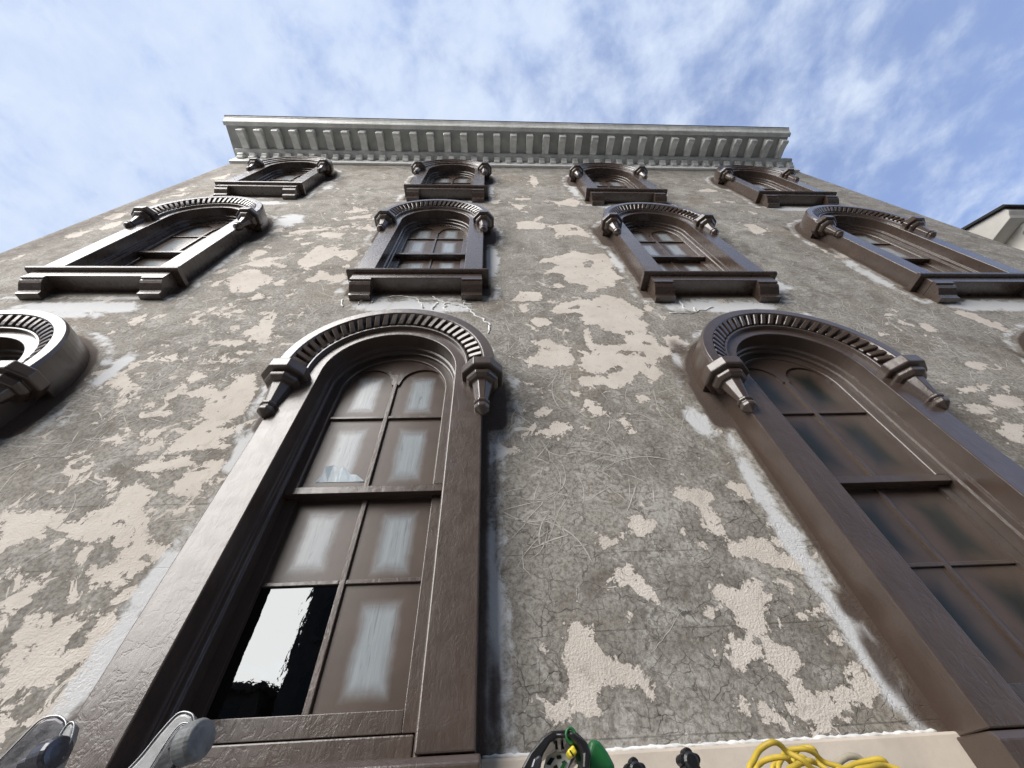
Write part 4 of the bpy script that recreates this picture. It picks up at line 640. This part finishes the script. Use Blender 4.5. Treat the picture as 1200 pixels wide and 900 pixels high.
def smooth_path(pts, n=6):
    P_ = [Vector(p) for p in pts]; o = []
    for i in range(len(P_) - 1):
        a, b, c, d = P_[max(0, i - 1)], P_[i], P_[i + 1], P_[min(len(P_) - 1, i + 2)]
        for k in range(n):
            u = k / n; o.append(0.5 * ((2 * b) + (c - a) * u + (2 * a - 5 * b + 4 * c - d) * u * u + (3 * b - a - 3 * c + d) * u ** 3))
    return o + [P_[-1]]
M_YEL = simple('yellow_rubber', (0.50, 0.355, 0.035), 0.6, nscale=25, var=0.18, bump=0.1)
M_YELG = simple('dusty_rubber', (0.34, 0.30, 0.22), 0.6, nscale=25, var=0.2)
LOOPS = [[(0.2861, -1.38, 0.055099999999999996), (0.3005, -1.376, 0.0688), (0.3148, -1.3719999999999999, 0.0778), (0.3276, -1.38, 0.0819), (0.3381, -1.376, 0.0799), (0.3458, -1.3719999999999999, 0.0735), (0.3544, -1.38, 0.0657), (0.3639, -1.376, 0.057999999999999996), (0.3726, -1.3719999999999999, 0.0513)], [(0.3752, -1.34, 0.055), (0.3728, -1.336, 0.0596), (0.3668, -1.332, 0.06749999999999999), (0.3568, -1.34, 0.0726), (0.3428, -1.336, 0.0732), (0.3279, -1.332, 0.0699), (0.314, -1.34, 0.0584)], [(0.3618, -1.3, 0.060899999999999996), (0.3756, -1.296, 0.0764), (0.3909, -1.292, 0.0842), (0.4087, -1.3, 0.0843), (0.4233, -1.296, 0.0794), (0.4332, -1.292, 0.0715), (0.448, -1.3, 0.0643), (0.4597, -1.296, 0.0566)], [(0.3917, -1.36, 0.0527), (0.3905, -1.356, 0.0601), (0.3847, -1.352, 0.06559999999999999), (0.3722, -1.36, 0.06609999999999999), (0.3564, -1.356, 0.0631), (0.345, -1.352, 0.054799999999999995)], [(0.3981, -1.27, 0.06269999999999999), (0.4134, -1.266, 0.0833), (0.4273, -1.262, 0.0897), (0.4388, -1.27, 0.0883), (0.4433, -1.266, 0.082), (0.4447, -1.262, 0.0732), (0.4422, -1.27, 0.06079999999999999)], [(0.4186, -1.33, 0.055), (0.4363, -1.326, 0.0611), (0.4598, -1.322, 0.0655), (0.4835, -1.33, 0.0669), (0.4901, -1.326, 0.061), (0.4913, -1.322, 0.0518)], [(0.468, -1.38, 0.0464), (0.4657, -1.376, 0.0521), (0.4541, -1.3719999999999999, 0.056999999999999995), (0.4323, -1.38, 0.055799999999999995), (0.4071, -1.376, 0.0498)], [(0.3844, -1.24, 0.0667), (0.3979, -1.236, 0.07919999999999999), (0.4169, -1.232, 0.0856), (0.4381, -1.24, 0.0828), (0.4423, -1.236, 0.0737), (0.4386, -1.232, 0.0643)]]
path = []
for i, lp in enumerate(LOOPS):
    a, b = lp[0], lp[-1]
    path += [(a[0], a[1], 0.012)] + lp + [(b[0], b[1], 0.012)]
cord = MB().tube(smooth_path(path, 5), 0.0031, 8).obj('extension_cord', M_YEL, smooth=True)
tag(cord, 'yellow extension cord coiled loosely on the lift tray below the grey wall', 'cord')
g_ = [(0.4818, 0.0668), (0.4979, 0.0768), (0.5151, 0.0825), (0.5303, 0.0818), (0.5357, 0.0752), (0.5339, 0.0645)]
gp = [(g_[0][0], -1.22, 0.012)] + [(x, -1.22, z) for x, z in g_] + [(g_[-1][0], -1.22, 0.012)]
MB().tube(smooth_path(gp, 5), 0.0041, 8).obj('plug_lead', M_YELG, cord, smooth=True)

# green and black power tool
tool = empty('power_tool', (0.0819, -1.37, 0.0)); tag(tool, 'green and black power tool with a yellow switch lying left of the yellow cord', 'power tool')
TO = -Vector(tool.location)
M_GREEN = simple('green_plastic', (0.012, 0.11, 0.03), 0.4, nscale=30, var=0.2)
M_YSW = simple('yellow_plastic', (0.75, 0.62, 0.05), 0.4)
M_WLAB = simple('white_label', (0.7, 0.7, 0.68), 0.4)
def tp(mb, name, mat, **q):
    o = mb.obj(name, mat, tool, **q); o.location = TO; return o
def slab(pts, y0, y1):
    n = len(pts); v = [(x, y0, z) for x, z in pts] + [(x, y1, z) for x, z in pts]
    return MB().add(v, [(i, (i + 1) % n, n + (i + 1) % n, n + i) for i in range(n)] + [tuple(range(n))[::-1], tuple(range(n, 2 * n))])
tp(slab([(0.0257, 0.0669), (0.0366, 0.0801), (0.052, 0.0922), (0.0619, 0.0971), (0.0766, 0.0973), (0.0899, 0.0952), (0.099, 0.0878), (0.1006, 0.0795), (0.0912, 0.0784), (0.0884, 0.086), (0.0807, 0.0901), (0.0684, 0.0907), (0.0597, 0.0873), (0.0517, 0.0787), (0.0435, 0.0661)], -1.42, -1.30), 'guard', M_BLACK, bevel=0.002)
for q in [[(0.0683, 0.0915), (0.0703, 0.0914), (0.0704, 0.0847), (0.0684, 0.0848)], [(0.0753, 0.0912), (0.0772, 0.0911), (0.0773, 0.0844), (0.0753, 0.0845)]]: tp(slab(q, -1.395, -1.385), 'rib', M_BLACK)
tp(slab([(0.035, 0.0657), (0.0393, 0.0736), (0.0462, 0.0767), (0.0487, 0.0738), (0.046, 0.0653)], -1.43, -1.40), 'motor_cover', M_STEEL_D, bevel=0.003)
tp(slab([(0.0489, 0.0627), (0.0564, 0.0789), (0.0667, 0.0827), (0.0782, 0.0808), (0.0831, 0.0749), (0.0734, 0.0616)], -1.40, -1.385), 'label_plate', M_WLAB, bevel=0.001)
for q in [[(0.0549, 0.0721), (0.0603, 0.0774), (0.0649, 0.0765), (0.0595, 0.0712)], [(0.0671, 0.0785), (0.072, 0.079), (0.0725, 0.0762), (0.0677, 0.0757)], [(0.0622, 0.0697), (0.0662, 0.0716), (0.0677, 0.0688), (0.0637, 0.067)], [(0.0721, 0.0734), (0.0761, 0.0746), (0.0767, 0.0718), (0.0736, 0.0706)]]: tp(slab(q, -1.4015, -1.3995), 'print_spot', M_BLACK)
tp(slab([(0.0629, 0.061), (0.074, 0.0733), (0.0778, 0.0732), (0.0685, 0.0608)], -1.4025, -1.398), 'stripe', M_GREEN)
tp(slab([(0.0761, 0.0788), (0.0845, 0.084), (0.088, 0.0769), (0.0799, 0.0732)], -1.425, -1.405), 'switch', M_YSW, bevel=0.002)
tp(slab([(0.0787, 0.0787), (0.0797, 0.0792), (0.0831, 0.0744), (0.0821, 0.0738)], -1.427, -1.424), 'switch_groove', M_BLACK)
gb = [(0.0967, 0.0638), (0.1012, 0.0772), (0.1077, 0.0897), (0.1124, 0.0926), (0.1191, 0.0893), (0.1263, 0.0798), (0.1311, 0.0694), (0.1314, 0.0622)]
tp(slab(gb, -1.40, -1.31), 'body', M_GREEN, bevel=0.012, seg=4)
tp(slab([(0.1095, 0.0919), (0.1144, 0.0949), (0.1232, 0.0913), (0.1316, 0.0817), (0.1368, 0.0688), (0.1354, 0.0631), (0.1314, 0.0633), (0.1276, 0.0781), (0.1204, 0.0883)], -1.37, -1.33), 'seam_trim', simple('ochre_plastic', (0.28, 0.2, 0.02), 0.4), bevel=0.006)
tp(slab([(0.0785, 0.0921), (0.0835, 0.0933), (0.0981, 0.0841), (0.1009, 0.0743), (0.0957, 0.0619), (0.0885, 0.0623), (0.0917, 0.0747), (0.0882, 0.0817)], -1.435, -1.415), 'handle', M_BLACK, bevel=0.004)
tp(slab([(0.0775, 0.0908), (0.0855, 0.092), (0.0936, 0.083), (0.0956, 0.0732), (0.0924, 0.0665), (0.0874, 0.0694), (0.0871, 0.079)], -1.415, -1.405), 'handle_grip', simple('dark_green_plastic', (0.01, 0.06, 0.02), 0.3), bevel=0.003)
tp(MB().tube([(x, -1.42, z) for x, z in [(0.0672, 0.0933), (0.0748, 0.0926), (0.0814, 0.0919)]], 0.0013, 8), 'lever', M_STEEL_D, smooth=True)
rc = (0.0833, 0.0919)
tp(MB().tube([(rc[0] + 0.0052 * math.cos(a), -1.42, rc[1] + 0.0062 * math.sin(a)) for a in [2 * PI * i / 16 for i in range(17)]], 0.0018, 8), 'eyelet', M_GREEN, smooth=True)
# two black knobs
def knob(c, r, label):
    e = empty('knob', (c[0], -1.36, 0.0)); tag(e, label, 'knob', 'black knobs on the lift tray')
    v = MB()
    for i in range(5):
        a = 2 * PI * i / 5 + 0.3
        v.lathe([(0.0, -0.011), (r * 0.34, -0.0105), (r * 0.44, -0.006), (r * 0.44, 0.006), (r * 0.34, 0.0105), (0, 0.011)], (r * 0.62 * math.cos(a), 0, r * 0.62 * math.sin(a) + c[1]), 12, axis=(0, -1, 0))
    v.lathe([(0, -0.013), (r * 0.7, -0.012), (r * 0.7, 0.012), (r * 0.5, 0.014), (0, 0.014)], (0, 0, c[1]), 16, axis=(0, -1, 0))
    v.obj('knob_head', M_BLACK, e, smooth=False)
    MB().lathe([(0.006, 0.0005), (0.006, c[1] - r * 0.4)], (0, 0, 0), 10).obj('stem', M_STEEL_D, e)
knob((0.228, 0.071), 0.0125, 'black lobed knob standing just left of the yellow cord')
knob((0.1616, 0.0659), 0.0120, 'black lobed knob mostly below the frame beside the green tool')
# two steel clamps at the left
M_ZINC = simple('dull_zinc', (0.16, 0.165, 0.165), 0.6, metal=0.3, nscale=60, var=0.3, bump=0.2, bscale=120)
M_EDGE_HL = simple('edge_highlight_steel', (0.36, 0.365, 0.37), 0.35, metal=0.8)  # brighter strips along the plate edges, painted-in highlights
def clamp(outer, inner, disc, y, ax, r, mats, label):
    xs = [p[0] for p in outer]; e = empty('steel_clamp', (sum(xs) / len(xs), y, 0.0)); tag(e, label, 'clamp', 'steel clamps on the lift tray')
    o_ = -Vector(e.location)
    def cp_(mb, name, mat, **q):
        q_ = mb.obj(name, mat, e, **q); q_.location = o_; return q_
    cp_(slab(outer, y, y + 0.012), 'plate', mats[0], bevel=0.0035, seg=3)
    cp_(slab(inner, y - 0.014, y - 0.004), 'plate', mats[1], bevel=0.003, seg=3)
    for ol, yy, q in ((outer, y, 0.0010), (inner, y - 0.014, 0.0008)): cp_(MB().tube(smooth_path([(px_, yy, pz_) for px_, pz_ in ol[:8]], 4), q, 8), 'edge_highlight', M_EDGE_HL, smooth=True)
    a = Vector(ax).normalized(); c = Vector((disc[0], y - 0.016, disc[1]))
    cp_(MB().lathe([(0.0, -0.010), (r * 0.9, -0.010), (r, -0.007), (r, 0.006), (r * 0.88, 0.010), (r * 0.55, 0.0112), (0, 0.0118)], tuple(c), 28, axis=tuple(a)), 'roller', mats[2], smooth=False, bevel=0.001)
    cp_(MB().lathe([(r * 0.35, -0.03), (r * 0.35, 0.0)], tuple(c - a * 0.0), 12, axis=tuple(a)), 'pin', M_STEEL_D)
clamp([(-0.3669, 0.0747), (-0.3571, 0.0902), (-0.3502, 0.1069), (-0.3433, 0.1197), (-0.3387, 0.1238), (-0.3317, 0.1239), (-0.3239, 0.121), (-0.3189, 0.1152), (-0.3177, 0.1068), (-0.3196, 0.0924), (-0.3237, 0.077), (-0.326, 0.0729)], [(-0.3345, 0.0722), (-0.3325, 0.0853), (-0.3294, 0.1004), (-0.3255, 0.1095), (-0.3202, 0.112), (-0.3125, 0.109), (-0.3081, 0.0995), (-0.3099, 0.0868), (-0.3113, 0.0753), (-0.312, 0.0712)], (-0.3019, 0.0963), -1.45, (0.93, -0.33, 0.15), 0.0175, (M_STEEL, M_STEEL_D, M_ZINC), 'grey steel clamp with a round button in front of the brown window frame')
clamp([(-0.5057, 0.0733), (-0.4953, 0.0888), (-0.4877, 0.1075), (-0.4818, 0.1221), (-0.4748, 0.126), (-0.4647, 0.1263), (-0.4547, 0.1223), (-0.4485, 0.1165), (-0.4488, 0.1084), (-0.4505, 0.0943), (-0.4521, 0.0809), (-0.4498, 0.0708)], [(-0.4291, 0.069), (-0.436, 0.0868), (-0.4385, 0.1038), (-0.4386, 0.1143), (-0.4353, 0.1176), (-0.43, 0.114), (-0.4251, 0.1032), (-0.4222, 0.0892), (-0.4195, 0.076), (-0.4165, 0.0684)], (-0.4347, 0.092), -1.45, (0.93, -0.33, 0.15), 0.0140, (M_STEEL_D, M_STEEL, M_STEEL_D), 'dark shiny steel clamp at the bottom left corner against the flaking wall')
